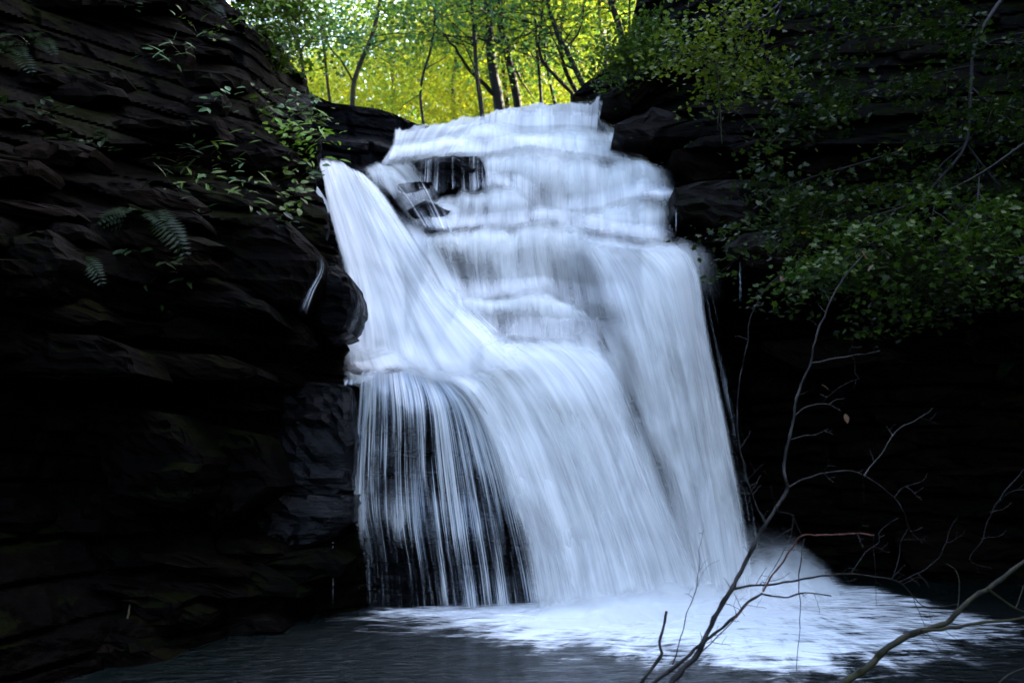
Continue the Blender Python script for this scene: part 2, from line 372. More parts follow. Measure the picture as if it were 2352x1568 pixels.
# ------------------------------------------------------------------ slabs and blocks that stand proud of the cliffs
def rock_block(name, outline, Y, th, mat, parent, seed=0, bulge=.12, tiltY=0.0, sub=3):
    """block with a bedded, uneven front, rounded edges and real thickness, cut to the outline row by row"""
    o = np.asarray(outline, float); w_, h_ = np.ptp(o[:, 0]), np.ptp(o[:, 1])
    nr = int(np.clip(h_ / 9, 5, 20)); nc = int(np.clip(w_ / 13, 7, 20))
    y0, y1 = o[:, 1].min(), o[:, 1].max(); tt = .5 - .5 * np.cos(np.linspace(.06, .94, nr) * np.pi); px = np.zeros((nr, nc)); py = np.zeros((nr, nc))
    ss = .5 - .5 * np.cos(np.linspace(0, 1, nc) * np.pi)
    for r_, t in enumerate(tt):
        yy = y0 + (y1 - y0) * t; xs = []
        for i in range(len(o)):
            (ax, ay), (bx_, by) = o[i], o[(i + 1) % len(o)]
            if (ay - yy) * (by - yy) <= 0 and ay != by: xs.append(ax + (bx_ - ax) * (yy - ay) / (by - ay))
        x0, x1 = min(xs), max(xs); j0, j1 = (vn(yy * .11, seed, 0, 3) - .5) * 9, (vn(yy * .11, seed, 5, 4) - .5) * 9
        px[r_] = x0 + j0 + (x1 + j1 - x0 - j0) * ss; py[r_] = yy
    py += (vn(px * .05, seed, 0, 7) - .5) * min(10, h_ * .15)
    S, T = np.broadcast_to(ss, px.shape), np.broadcast_to(tt[:, None], px.shape)
    prof = bulge * (1 - np.abs(2 * S - 1) ** 5) * (1 - np.abs(2 * T - 1) ** 5)
    yy = Y - prof * 1.5 + tiltY * (px - o[:, 0].mean()) / 100
    P = PX(px, py, yy); P[..., 1] -= strata(P, seed % 7, .13, .13, .6) * (.35 + .65 * (prof > bulge * .1))
    idx = np.arange(nr * nc).reshape(nr, nc); loop = np.concatenate([idx[0, :-1], idx[:-1, -1], idx[-1, :0:-1], idx[:0:-1, 0]])
    B = P.reshape(-1, 3)[loop].copy(); c = B.mean(0); B[:, [0, 2]] = c[[0, 2]] + (B[:, [0, 2]] - c[[0, 2]]) * .97; B[:, 1] += th
    n = len(loop); k = nr * nc + np.arange(n); l2, k2 = np.roll(loop, -1), np.roll(k, -1)
    V = np.vstack([P.reshape(-1, 3), B]); Q = np.vstack([gridfaces(nr, nc), np.stack([loop, k, k2, l2], -1)])
    return mesh(name, V, Q, mat, parent, False)
def rough_poly(cx, cy, w_, h_, r2, slope=0.0):
    xs = [-.5, -.28, .02, .3, .5, .46, .2, -.1, -.38]; ys = [.05, -.42, -.5, -.4, -.1, .34, .5, .44, .46]
    return [(cx + (a + r2.uniform(-.06, .06)) * w_, cy + (b + r2.uniform(-.1, .1)) * h_ + slope * a * w_) for a, b in zip(xs, ys)]
r2 = np.random.default_rng(21)
for k in range(64):
    cx = r2.uniform(-60, 690); cy = r2.uniform(-20, 1540)
    if cx > interp(cy, LS) - 70: continue
    if 430 < cx < 760 and 470 < cy < 740: continue
    ww = r2.uniform(110, 300); hh = r2.uniform(26, 70) * (1.4 if r2.random() < .25 else 1)
    if cx + ww * .5 > interp(cy, LS): cx = float(interp(cy, LS)) - ww * .55
    rock_block('rock_slab', rough_poly(cx, cy, ww, hh, r2, .12 * (cy > 400)), float(Yleft(cx, cy)) - .10, .5, [M_SLAB, M_ROCK, M_RED][int(r2.integers(0, 3))], CL, k, .13, .25)
for k in range(60):
    cy = r2.uniform(40, 1300); x0 = float(interp(cy, RS)) + 60
    if cy > 640: x0 = 1700
    cx = r2.uniform(x0, 2380); ww = r2.uniform(90, 320); hh = r2.uniform(18, 52)
    if cx - ww * .5 < x0: cx = x0 + ww * .5
    rock_block('rock_slab', rough_poly(cx, cy, ww, hh, r2, -.04), float(Yright(cx, cy)) - .10, .5, [M_SLAB, M_ROCK, M_RED][int(r2.integers(0, 3))], CR, 300 + k, .13, -.2)
# large blocks seen singly
BIG = [
    ('rock_slab', [(452, 520), (520, 492), (600, 500), (660, 512), (705, 545), (742, 588), (736, 640), (705, 700), (688, 722), (600, 690), (520, 640)], 11.5, 1.4, M_SLAB, .22),
    ('rock_slab', [(2, 765), (100, 757), (230, 770), (292, 800), (318, 862), (150, 868), (0, 862)], 9.0, 1.0, M_SLAB, .1),
    ('rock_slab', [(300, 800), (520, 815), (600, 850), (560, 874), (320, 866)], 10.4, 1.0, M_RED, .1),
    ('rock_slab', [(330, 600), (450, 610), (600, 690), (640, 735), (430, 720), (300, 690)], 10.6, 1.0, M_ROCK, .15),
    ('rock_slab', [(0, 540), (120, 530), (170, 600), (110, 680), (0, 690)], 8.6, 1.0, M_SLAB, .15),
    ('rock_slab', [(640, 870), (800, 880), (815, 1010), (810, 1130), (700, 1150), (620, 1100), (630, 960)], 12.75, 1.2, M_SEEP, .1),
    ('rock_slab', [(560, 1120), (700, 1150), (812, 1135), (815, 1200), (720, 1260), (560, 1270)], 12.45, 1.2, M_SEEP, .15),
    ('rock_slab', [(380, 1290), (560, 1275), (740, 1265), (800, 1290), (780, 1330), (560, 1350), (400, 1340)], 11.9, 1.0, M_ROCK, .1),
    ('rock_slab', [(270, 1440), (420, 1425), (620, 1420), (655, 1450), (560, 1480), (300, 1500)], 11.2, 1.0, M_SLAB, .1),
    ('rock_slab', [(140, 1380), (300, 1350), (420, 1380), (400, 1440), (180, 1460)], 10.0, 1.0, M_ROCK, .1),
    ('rock_slab', [(200, 930), (400, 950), (470, 1060), (420, 1180), (250, 1130)], 10.0, 1.0, M_ROCK, .12),
    ('rock_slab', [(400, 960), (600, 1000), (640, 1120), (500, 1220), (430, 1150)], 11.2, 1.0, M_ROCK, .12),
    ('rock_slab', [(300, 70), (430, 85), (445, 140), (420, 190), (300, 180)], 12.4, 1.2, M_RED, .12),
    ('rock_slab', [(380, 230), (500, 260), (545, 330), (480, 345), (370, 300)], 12.0, 1.2, M_RED, .12),
]
for k, (nm, ol, Y, th, mt, bu) in enumerate(BIG): rock_block(nm, ol, Y, th, mt, CL, 600 + k, bu)
RBIG = [
    [(1385, 232), (1470, 150), (1560, 90), (1640, 80), (1650, 130), (1540, 180), (1450, 250)],
    [(1390, 290), (1500, 250), (1640, 262), (1720, 300), (1600, 330), (1460, 322)],
    [(1540, 340), (1700, 320), (1800, 350), (1760, 400), (1600, 420)],
    [(1550, 430), (1700, 410), (1850, 430), (1830, 500), (1640, 520), (1550, 490)],
    [(1655, 565), (1720, 530), (1860, 530), (1980, 560), (1850, 598), (1690, 600)],
    [(1700, 570), (1900, 560), (2100, 590), (2080, 640), (1880, 640), (1720, 612)],
    [(2120, 560), (2300, 540), (2352, 570), (2352, 640), (2150, 640)],
    [(1720, 790), (1950, 770), (2150, 790), (2130, 830), (1850, 850)],
    [(2050, 1230), (2200, 1215), (2352, 1250), (2352, 1320), (2100, 1310)],
]
for k, ol in enumerate(RBIG):
    a = np.array(ol); rock_block('rock_slab', ol, float(Yright(*a.mean(0))) - .25, 1.2, [M_LEDGE, M_RED][k % 3 == 2], CR, 700 + k, .07)
b = rock_block('boulder', [(738, 604), (765, 606), (792, 624), (812, 647), (819, 668), (816, 705), (810, 738), (794, 758), (800, 770), (780, 770), (745, 775), (712, 745), (700, 715), (730, 650)], 12.25, 1.0, M_ROCKW, None, 801, .2)
tag(b, 'rounded black boulder jutting over the left edge of the waterfall', 'boulder')
# rocks left dry in the middle of the fall
isl = rock_block('boulder', [(948, 378), (975, 366), (1035, 360), (1100, 363), (1112, 385), (1108, 428), (1060, 436), (1000, 436), (962, 424)], float(depth(1030, 400)) - .26, .9, M_ROCKW, None, 802, .1)
tag(isl, 'square black rock block with thin threads of water running over it', 'boulder')
for k, (ol, lb) in enumerate([
    ([(893, 438), (925, 418), (985, 416), (1012, 440), (1000, 464), (930, 470)], 'small wet rock hump just below the square black block'),
    ([(925, 478), (975, 460), (1035, 474), (1030, 505), (965, 520), (935, 500)], 'wet rock hump beside the foot of the left chute'),
    ([(955, 515), (1010, 492), (1060, 505), (1040, 528), (975, 532)], 'lowest of the small wet humps, resting on the long ledge')]):
    c = np.mean(ol, 0); o = rock_block('wet_rock', ol, float(depth(c[0], c[1])) - .42, .7, M_ROCKW, None, 810 + k, .14)
    tag(o, lb, 'rock', 'wet rocks poking out of the waterfall')

# ================================================================== WATER
WF = empty('waterfall', label='white silky waterfall tumbling down a stepped rock face', kind='structure')
THIN = [  # px, py, rx, ry, slant, amount : where the photograph shows the rock through the water
    (1170, 400, 30, 14, 0, .18), (1130, 318, 45, 14, 0, .22), (1010, 310, 40, 14, -.3, .25), (1250, 455, 22, 45, .1, .32), (1225, 480, 14, 40, 0, .2),
    (1085, 475, 38, 24, .2, .42), (990, 400, 90, 30, 0, .5), (960, 500, 60, 28, .5, .5), (1000, 555, 24, 24, 0, .25),
    (1020, 590, 26, 38, .3, .45), (1115, 620, 50, 46, .05, .34), (1060, 610, 22, 50, .2, .22), (1200, 600, 20, 40, .1, .18), (1300, 640, 34, 60, .4, .34), (1345, 700, 30, 50, .4, .38),
    (1150, 725, 60, 26, 0, .36), (1330, 770, 30, 30, .3, .3), (1390, 790, 30, 60, .4, .36), (1350, 590, 30, 40, .4, .18),
    (930, 640, 14, 50, .4, .22), (1170, 990, 20, 90, .35, .25), (1230, 1160, 30, 90, .32, .26), (1450, 960, 24, 120, .3, .34), (1530, 1120, 22, 90, .25, .34),
    (1440, 800, 24, 60, .3, .26), (1300, 1080, 14, 100, .35, .16), (1390, 1000, 12, 90, .35, .14), (1600, 1000, 14, 160, .2, .12), (1190, 1240, 30, 110, .28, .22),
    (1490, 450, 20, 20, 0, .25), (1440, 350, 24, 16, 0, .2), (845, 420, 14, 16, 0, .2), (830, 820, 22, 16, 0, .3), (870, 790, 18, 14, 0, .2), (1590, 620, 20, 40, .3, .18),
]
def thinmap(px, py):
    t = np.zeros_like(px)
    for x, y, rx, ry, sl_, a in THIN:
        dx = px - x - sl_ * (py - y); t += a * np.exp(-(dx / rx) ** 2 - ((py - y) / ry) ** 2)
    return t
CUR = []
def sheet(lines, thick, name='water_sheet', mat=M_WATER, off=.14, width=16, ew=.12, ew2=None, vin=.1, vout=.14, nu=60, nv=60, fold=.05, seed=0, layers=1, tmin=.2, thin=1.0, straight=False, bulge=0.0, jag=1.0):
    """lines: stream lines left to right; thick: list of (v, value) profile along the flow."""
    L = np.stack([catmull(l, nv) for l in lines])                     # k,nv,2
    k = len(lines); uu = np.linspace(0, k - 1, nu); i0 = np.minimum(uu.astype(int), k - 2); f = (uu - i0)
    Q = np.vstack([2 * L[:1] - L[1:2], L, 2 * L[-1:] - L[-2:-1]]); ff = f[:, None, None]
    a, b_, c, e = Q[i0], Q[i0 + 1], Q[i0 + 2], Q[i0 + 3]
    G = .5 * (2 * b_ + (c - a) * ff + (2 * a - 5 * b_ + 4 * c - e) * ff ** 2 + (3 * b_ - a - 3 * c + e) * ff ** 3)
    px, py = G[..., 0].copy(), G[..., 1].copy()
    U = np.repeat(np.linspace(0, 1, nu)[:, None], nv, 1); Vv = np.repeat(np.linspace(0, 1, nv)[None], nu, 0)
    umul = np.interp(U, [0, .55, .8, 1], [.80, .82, .98, 1.4]) if lines is CUR else 1.0
    rag = (fbm(U * abs(px[-1, 0] - px[0, 0]) / 38.0, 0 * U, 0 * U + seed, 70, 4) - .5) * 34 * jag
    py = py + rag * (1 - Vv) ** 2; rag2 = (fbm(U * abs(px[-1, 0] - px[0, 0]) / 30.0, 0 * U, 0 * U + seed, 71, 4) - .5) * 40 * jag
    py = py + rag2 * Vv ** 3
    for q in range(layers):
        Y = wdepth(px, py, width)
        if straight: Y = np.minimum.accumulate(Y, 1)
        Y = Y - off * (1 + .3 * q) - bulge * np.sin(np.pi * Vv) ** .7
        wd = np.abs(px[-1] - px[0]).mean() * 14 / F; ln = np.abs(np.diff(py, axis=1)).sum(1).mean() * 14 / F
        ph = seed * 7.3 + q * 3.1
        fo = fbm(U * wd * 2.6, Vv * ln * .35, ph, seed, 4) - .5
        fo2 = fbm(U * wd * .9, Vv * ln * .9, ph + 5, seed, 3) - .5
        Y = Y - fold * 2.2 * fo - fold * 4 * fo2
        Pt = PX(px, py, Y)
        th = np.interp(Vv, [t[0] for t in thick], [t[1] for t in thick])
        th = th * umul
        if layers > 2: th = 1.08 - (1.08 - th) * 1.45
        th = th - 1.25 * thin * thinmap(px, py) + .42 * fo2 + .14 * fo
        if mat is M_WATER: th = tmin + np.log1p(np.exp((th - tmin) * 9)) / 9
        e2 = ew2 if ew2 is not None else ew
        fd = np.ones_like(th)
        if ew > 0: fd = fd * sstep(0, ew, U + .06 * fo); th = th * (.6 + .4 * sstep(0, ew * 1.6, U))
        if e2 > 0: fd = fd * sstep(1, 1 - e2, U + .06 * fo); th = th * (.6 + .4 * sstep(1, 1 - e2 * 1.6, U))
        if vin > 0: fd = fd * sstep(0, vin, Vv + .5 * vin * fo * 2)
        if vout > 0: fd = fd * sstep(1, 1 - vout, Vv + vout * fo * 1.2)
        if q: th = th * .8
        uvs = np.stack([U * wd + ph, Vv * ln + ph * .7], -1).reshape(-1, 2)
        mesh(name, Pt.reshape(-1, 3), gridfaces(nu, nv), mat, WF, True, uvs, {'thick': np.clip(th, 0, 1.3), 'fade': fd})
sheet([[(905, 303), (890, 345), (855, 392)], [(960, 292), (935, 340), (905, 392)], [(1030, 280), (1000, 330), (975, 372)], [(1105, 264), (1090, 320), (1075, 372)]],
      [(0, .6), (.4, .6), (1, .6)], vin=.05, ew=.05, ew2=0, nu=90, seed=41, off=.06, width=20)
sheet([[(1098, 264), (1080, 330), (1100, 440), (1050, 520), (1040, 600), (1055, 700), (1070, 800)], [(1160, 246), (1150, 330), (1170, 440), (1150, 530), (1160, 680), (1180, 800)], [(1244, 236), (1240, 330), (1246, 440), (1250, 530), (1255, 680), (1262, 800)],
       [(1310, 236), (1312, 330), (1325, 450), (1338, 540), (1360, 660), (1390, 810)], [(1350, 236), (1380, 330), (1420, 450), (1445, 550), (1490, 680), (1530, 850)], [(1383, 224), (1478, 335), (1516, 430), (1530, 550), (1595, 650), (1630, 850)]],
      [(0, .5), (1, .5)], vin=.02, vout=.1, ew=.04, ew2=.06, nu=170, nv=150, seed=42, off=.08, width=24, fold=.06)
# top sheet over the lip
sheet([[(1106, 268), (1100, 290), (1078, 330)], [(1130, 254), (1125, 290), (1112, 330)], [(1160, 243), (1156, 280), (1148, 330)], [(1244, 233), (1244, 270), (1244, 325)], [(1290, 231), (1289, 270), (1288, 325)], [(1348, 236), (1346, 270), (1346, 325)], [(1366, 229), (1362, 265), (1358, 325)], [(1382, 217), (1378, 260), (1373, 325)]],
      [(0, .8), (.3, .62), (.6, .7), (1, .9)], vin=.05, vout=.3, ew=.05, nu=110, seed=1, off=.1, fold=.06)
sheet([[(905, 303), (902, 335), (882, 372)], [(944, 296), (930, 330), (912, 372)], [(1008, 286), (985, 320), (958, 368)], [(1073, 275), (1050, 305), (1028, 356)], [(1118, 262), (1110, 300), (1095, 352)]],
      [(0, .7), (.35, .68), (.7, .95), (1, 1)], vin=.1, vout=.3, ew=.04, nu=90, seed=2, off=.12)
# second and third rows of mounds
sheet([[(1040, 318), (1030, 340), (1010, 366)], [(1073, 296), (1062, 330), (1050, 366)], [(1137, 281), (1130, 320), (1125, 368)], [(1202, 296), (1200, 330), (1200, 375)], [(1309, 289), (1309, 330), (1312, 380)], [(1395, 297), (1400, 335), (1405, 385)], [(1440, 303), (1458, 340), (1465, 398)], [(1462, 314), (1492, 350), (1512, 415)]],
      [(0, 1.0), (.25, 1.05), (.6, .7), (1, .85)], vin=.28, vout=.3, ew=.04, nu=120, seed=3, off=.2, fold=.1)
sheet([[(1108, 358), (1110, 400), (1116, 445)], [(1159, 349), (1158, 390), (1158, 450)], [(1223, 340), (1222, 430), (1222, 520)], [(1288, 350), (1284, 430), (1280, 528)], [(1373, 362), (1380, 440), (1385, 535)], [(1438, 371), (1455, 430), (1460, 480)], [(1485, 355), (1512, 400), (1530, 468)]],
      [(0, 1.05), (.2, 1.0), (.55, .6), (.85, .62), (1, .9)], vin=.28, vout=.3, ew=.05, nu=130, seed=4, off=.22, fold=.1, layers=3)
sheet([[(988, 466), (975, 490), (955, 528)], [(1020, 445), (1008, 480), (1000, 530)], [(1070, 434), (1062, 480), (1050, 530)], [(1116, 430), (1118, 480), (1120, 530)], [(1170, 432), (1180, 480), (1185, 530)], [(1215, 450), (1225, 490), (1235, 530)]],
      [(0, .85), (.2, .75), (.6, .6), (1, .95)], vin=.25, vout=.3, ew=.06, nu=100, seed=5, off=.2, fold=.08)
sheet([[(1360, 495), (1350, 515), (1340, 545)], [(1400, 470), (1395, 505), (1390, 552)], [(1438, 456), (1436, 500), (1434, 558)], [(1480, 440), (1485, 495), (1482, 562)], [(1510, 428), (1515, 480), (1508, 564)], [(1532, 428), (1540, 455), (1534, 500), (1556, 566)]],
      [(0, .95), (.3, .78), (.5, .95), (.8, .8), (1, 1)], vin=.28, vout=.3, ew=.3, ew2=.28, nu=90, seed=6, off=.25, fold=.08)
sheet([[(1490, 425), (1490, 445), (1492, 466)], [(1515, 415), (1514, 440), (1515, 464)], [(1530, 425), (1528, 442), (1532, 462)], [(1544, 432), (1540, 446), (1546, 462)]],
      [(0, .7), (.5, .7), (1, .85)], vin=.3, vout=.3, ew=.35, nu=50, nv=40, seed=26, off=.3, fold=.03)
# thin veils over the rocks right of the chute
sheet([[(826, 388), (850, 412), (884, 440)], [(865, 372), (890, 400), (915, 450)], [(900, 362), (930, 390), (955, 430), (970, 470)], [(945, 362), (965, 390), (1000, 430), (1015, 470)]],
      [(0, .85), (.35, .75), (.7, .5), (1, .5)], vin=.2, vout=.3, ew=.12, nu=80, seed=7, off=.42, thin=.5)
sheet([[(960, 368), (958, 400), (955, 440)], [(1010, 359), (1008, 400), (1006, 440)], [(1060, 357), (1060, 395), (1062, 440)], [(1122, 357), (1122, 395), (1124, 440)]],
      [(0, .42), (.3, .33), (1, .38)], seed=8, off=.52, thin=0.0, mat=M_VEIL)
sheet([[(900, 450), (930, 490), (960, 535)], [(940, 445), (965, 480), (985, 535)], [(990, 450), (1005, 480), (1030, 535)], [(1020, 455), (1050, 490), (1080, 535)]],
      [(0, .45), (.5, .42), (1, .7)], vin=.28, vout=.3, ew=.2, nu=80, seed=9, off=.42, thin=.2)
sheet([[(895, 415), (925, 450), (950, 490), (975, 530)], [(940, 412), (965, 450), (985, 490), (1005, 532)], [(1000, 425), (1015, 460), (1035, 495), (1050, 532)]],
      [(0, .3), (.5, .36), (1, .55)], vin=.15, vout=.1, ew=.15, nu=70, seed=51, off=.78, thin=0.0, mat=M_VEIL)
# long ledge and the two curtains below it
sheet([[(968, 537), (985, 600), (1030, 690)], [(1010, 531), (1030, 600), (1058, 690)], [(1073, 527), (1078, 600), (1095, 692)], [(1159, 521), (1160, 600), (1168, 692)], [(1245, 508), (1258, 600), (1278, 692)], [(1330, 524), (1365, 620), (1395, 730), (1420, 800)], [(1400, 545), (1460, 640), (1500, 760), (1520, 840)]],
      [(0, 1.0), (.14, 1.05), (.35, .66), (.7, .5), (1, .7)], vin=.16, vout=.22, ew=.04, ew2=.1, nu=150, nv=70, seed=10, off=.24, width=22, fold=.1, layers=3)
sheet([[(1030, 690), (1040, 720), (1060, 780)], [(1073, 682), (1075, 720), (1080, 780)], [(1159, 681), (1158, 720), (1160, 785)], [(1245, 673), (1248, 720), (1252, 785)], [(1313, 690), (1335, 730), (1350, 800)], [(1345, 715), (1380, 760), (1410, 840)]],
      [(0, .95), (.2, .9), (.5, .52), (.8, .55), (1, .8)], vin=.16, vout=.22, ew=.1, nu=100, nv=50, seed=11, off=.26, width=20, fold=.08, layers=3)
sheet([[(885, 455), (935, 535), (985, 610), (1030, 690), (1090, 765)], [(950, 490), (990, 560), (1025, 630), (1070, 705), (1130, 775)], [(1010, 532), (1030, 600), (1065, 690), (1140, 780)], [(1060, 560), (1070, 620), (1100, 700), (1170, 785)]],
      [(0, .35), (.3, .8), (1, .95)], vin=.2, vout=.1, ew=.1, ew2=.3, nu=60, nv=60, seed=50, off=.42, width=30, fold=.08)
def mound(x0, x1, y0, h_, seed, tilt=0.0, lean=0.0, off=.34, th=.95, rise=10):
    rr = random.Random(seed); h_ *= 1.55; wd_ = (x1 - x0) * .22; x0 -= wd_; x1 += wd_ * rr.uniform(.6, 1.4); tilt += rr.uniform(-8, 8); rise *= rr.uniform(.3, 1.5); L = []
    for t in np.linspace(0, 1, 7):
        x = x0 + (x1 - x0) * t; yy = y0 + tilt * (t - .5) + rise * (2 * t - 1) ** 2; dx = (t - .5) * (x1 - x0) * .22 + lean
        L.append([(x, yy), (x + dx * .25, yy + h_ * .2), (x + dx * .65, yy + h_ * .6), (x + dx, yy + h_ * (1 - .25 * (2 * t - 1) ** 2))])
    sheet(L, [(0, .8), (.2, th), (.5, .62), (1, .35)], vin=.32, vout=.75, ew=.36, nu=max(30, int((x1 - x0) / 2.2)), nv=40, seed=seed, off=off, width=14, fold=.05, bulge=.10, jag=.7, thin=.6)
for k, a in enumerate([(1075, 1190, 283, 52, 0, -6), (1170, 1260, 300, 40, 0, 0), (1240, 1400, 292, 58, 4, 4), (1385, 1472, 302, 60, 14, 14), (1000, 1080, 306, 44, -6, -8), (915, 1000, 318, 46, -6, -12), (1190, 1300, 345, 70, 0, 0), (1290, 1400, 352, 84, 6, 6),
                       (1405, 1512, 352, 66, 22, 12), (1440, 1526, 392, 52, 16, 8), (1480, 1546, 428, 34, 6, 2), (1455, 1534, 462, 84, 2, 0), (1385, 1465, 470, 74, 0, 0), (1330, 1400, 492, 46, 0, 0), (1120, 1215, 430, 78, 4, 6), (1060, 1130, 434, 60, -2, -6), (990, 1065, 458, 50, -8, -8),
                       (1210, 1290, 470, 50, 4, 2), (1240, 1345, 508, 80, 4, 10), (1090, 1180, 522, 60, 0, 0), (1340, 1450, 530, 90, 12, 30), (1440, 1600, 546, 110, 10, 34), (975, 1060, 530, 50, -4, 6), (1180, 1330, 674, 50, 4, 10), (1060, 1170, 680, 44, 2, 4),
                       (1090, 1230, 764, 70, -4, 24), (1210, 1350, 766, 80, 4, 30), (1320, 1430, 784, 90, 14, 30), (838, 930, 384, 60, 26, 30), (800, 900, 792, 60, 6, 10)]):
    mound(*a[:4], 60 + k, a[4], a[5], .6 if a[0] < 900 and a[2] > 380 else .36)
# left chute, running down to the right
sheet([[(728, 366), (742, 410), (752, 470), (772, 550), (790, 620), (800, 700), (795, 790), (790, 850)], [(755, 364), (770, 410), (795, 480), (825, 570), (850, 650), (868, 730), (880, 800), (890, 866)], [(790, 375), (815, 420), (850, 500), (890, 590), (925, 670), (960, 750), (1000, 830), (1040, 885)], [(822, 392), (850, 440), (900, 520), (945, 600), (985, 670), (1050, 750), (1120, 830), (1160, 880)], [(850, 412), (885, 450), (935, 520), (985, 590), (1035, 670), (1110, 745), (1200, 820), (1260, 870)]],
      [(0, .9), (.06, 1.05), (.3, .95), (.5, .8), (.7, 1.1), (1, 1.1)], vin=.03, vout=.12, ew=.04, ew2=.1, nu=150, nv=110, seed=12, off=.5, width=40, fold=.12, layers=3, jag=.35)
sheet([[(716, 424), (730, 455), (742, 490)], [(724, 424), (740, 455), (760, 490)], [(735, 440), (752, 460), (775, 490)]], [(0, .8), (.5, .9), (1, 1)], vin=.05, ew=.25, nu=24, nv=30, seed=13, off=.7)
# small steps at the left foot of the chute
sheet([[(790, 782), (792, 800), (790, 835)], [(806, 786), (808, 810), (808, 845)], [(840, 792), (850, 820), (865, 860)], [(880, 790), (900, 830), (920, 862)], [(930, 800), (950, 830), (970, 865)]],
      [(0, .75), (.3, .85), (.6, .7), (1, .85)], vin=.45, vout=.35, ew=.25, nu=70, seed=14, off=.85, thin=.6)
sheet([[(780, 840), (788, 856), (785, 880)], [(815, 848), (825, 862), (822, 885)], [(860, 850), (870, 862), (872, 880)]], [(0, .9), (.5, .9), (1, .6)], vin=.4, vout=.3, ew=.3, nu=50, nv=30, seed=15, off=.5, thin=.2)
# thin curtain at lower left
CUR[:] = [[(828, 862), (820, 960), (812, 1080), (810, 1160), (830, 1260), (840, 1400)], [(862, 856), (860, 960), (856, 1080), (858, 1170), (872, 1280), (880, 1404)], [(905, 852), (915, 960), (915, 1090), (920, 1200), (935, 1300), (945, 1404)], [(950, 850), (975, 930), (985, 1080), (1000, 1220), (1015, 1320), (1025, 1404)], [(990, 852), (1040, 930), (1070, 1060), (1095, 1220), (1110, 1320), (1120, 1405)], [(1035, 860), (1112, 935), (1170, 1070), (1212, 1220), (1235, 1320), (1250, 1405)]]
sheet(CUR, [(0, .95), (.06, .8), (.2, .46), (.5, .38), (.56, .46), (.7, .29), (1, .22)], name='water_curtain', mat=M_VEIL, vin=.01, vout=.02, ew=.02, ew2=.02, nu=140, nv=90, seed=16, off=.2, width=26, fold=.05, straight=True, thin=.3)
sheet(CUR, [(0, .9), (.1, .55), (.3, .34), (.5, .32), (.6, .2), (1, .06)], name='water_curtain', mat=M_VEIL, vin=.01, vout=.02, ew=.03, ew2=.02, nu=140, nv=90, seed=17, off=.29, width=26, fold=.05, straight=True, thin=.3)
for k, (x0, x1, y0) in enumerate([(808, 850, 1165), (868, 960, 1160)]):      # puffs where the curtain strikes a rib of rock
    xs = np.linspace(x0, x1, 5)
    sheet([[(x, y0 - 110 + 8 * (i % 2)), (x - 3, y0 - 40), (x + 2, y0 + 5), (x + 4, y0 + 40 + 30 * (i % 3))] for i, x in enumerate(xs)], [(0, .3), (.6, .55), (.8, .62), (1, .3)], vin=.6, vout=.3, ew=.3, nu=50, nv=40, seed=18 + k, off=.42, thin=0)
# main lower fall
MAIN = [[(985, 856), (1060, 900), (1120, 1000), (1165, 1130), (1200, 1260), (1225, 1400)], [(1030, 830), (1115, 885), (1185, 1010), (1235, 1150), (1275, 1280), (1300, 1405)], [(1075, 790), (1175, 860), (1255, 990), (1315, 1140), (1355, 1270), (1385, 1400)], [(1140, 768), (1250, 850), (1330, 990), (1390, 1150), (1435, 1280), (1465, 1395)], [(1230, 768), (1330, 860), (1400, 1000), (1460, 1160), (1505, 1280), (1535, 1390)], [(1310, 775), (1390, 860), (1450, 1000), (1510, 1160), (1560, 1280), (1595, 1385)], [(1380, 790), (1440, 880), (1500, 1030), (1555, 1180), (1600, 1290), (1635, 1380)]]
sheet(MAIN, [(0, 1.1), (.15, 1.1), (.4, .86), (.75, .68), (1, .8)], name='water_curtain', vin=.12, vout=.06, ew=.05, ew2=.12, nu=190, nv=110, seed=20, off=.42, width=34, fold=.14, straight=True, layers=3)
sheet([MAIN[0], MAIN[2], MAIN[4], [(1400, 700), (1450, 850), (1500, 1000), (1550, 1150), (1590, 1280), (1620, 1380)], [(1540, 640), (1590, 820), (1620, 980), (1650, 1130), (1680, 1260), (1705, 1375)]],
      [(0, .8), (.5, .66), (1, .72)], name='water_curtain', vin=.1, vout=.02, ew=.12, ew2=.2, nu=170, nv=110, seed=43, off=.1, width=36, fold=.1, straight=True)
# tall right-hand column leaping straight from the long ledge to the pool
COLM = [[(1290, 535), (1345, 620), (1385, 740), (1420, 860), (1465, 1010), (1520, 1180), (1580, 1390)], [(1370, 540), (1435, 630), (1480, 760), (1515, 900), (1550, 1050), (1590, 1200), (1630, 1385)], [(1450, 546), (1515, 620), (1550, 740), (1580, 880), (1607, 1030), (1635, 1180), (1670, 1380)], [(1525, 550), (1575, 615), (1598, 740), (1625, 880), (1652, 1030), (1680, 1180), (1710, 1375)], [(1575, 556), (1608, 620), (1625, 740), (1653, 880), (1684, 1030), (1712, 1180), (1745, 1370)]]
sheet(COLM, [(0, 1.1), (.1, 1.05), (.25, .85), (.5, .72), (.8, .68), (1, .8)], name='water_curtain', vin=.08, vout=.06, ew=.2, ew2=.16, nu=170, nv=120, seed=22, off=.72, width=36, fold=.12, straight=True, layers=3)
sheet([[(1560, 556), (1605, 640), (1640, 800), (1670, 960), (1700, 1120), (1740, 1370)], [(1600, 570), (1640, 680), (1672, 820), (1705, 980), (1735, 1130), (1770, 1370)]], [(0, .5), (.3, .42), (.7, .40), (1, .4)], name='water_curtain', mat=M_VEIL, vin=.1, vout=.02, ew=.2, ew2=.7, nu=50, nv=80, seed=24, off=.3, width=36, straight=True, thin=0)
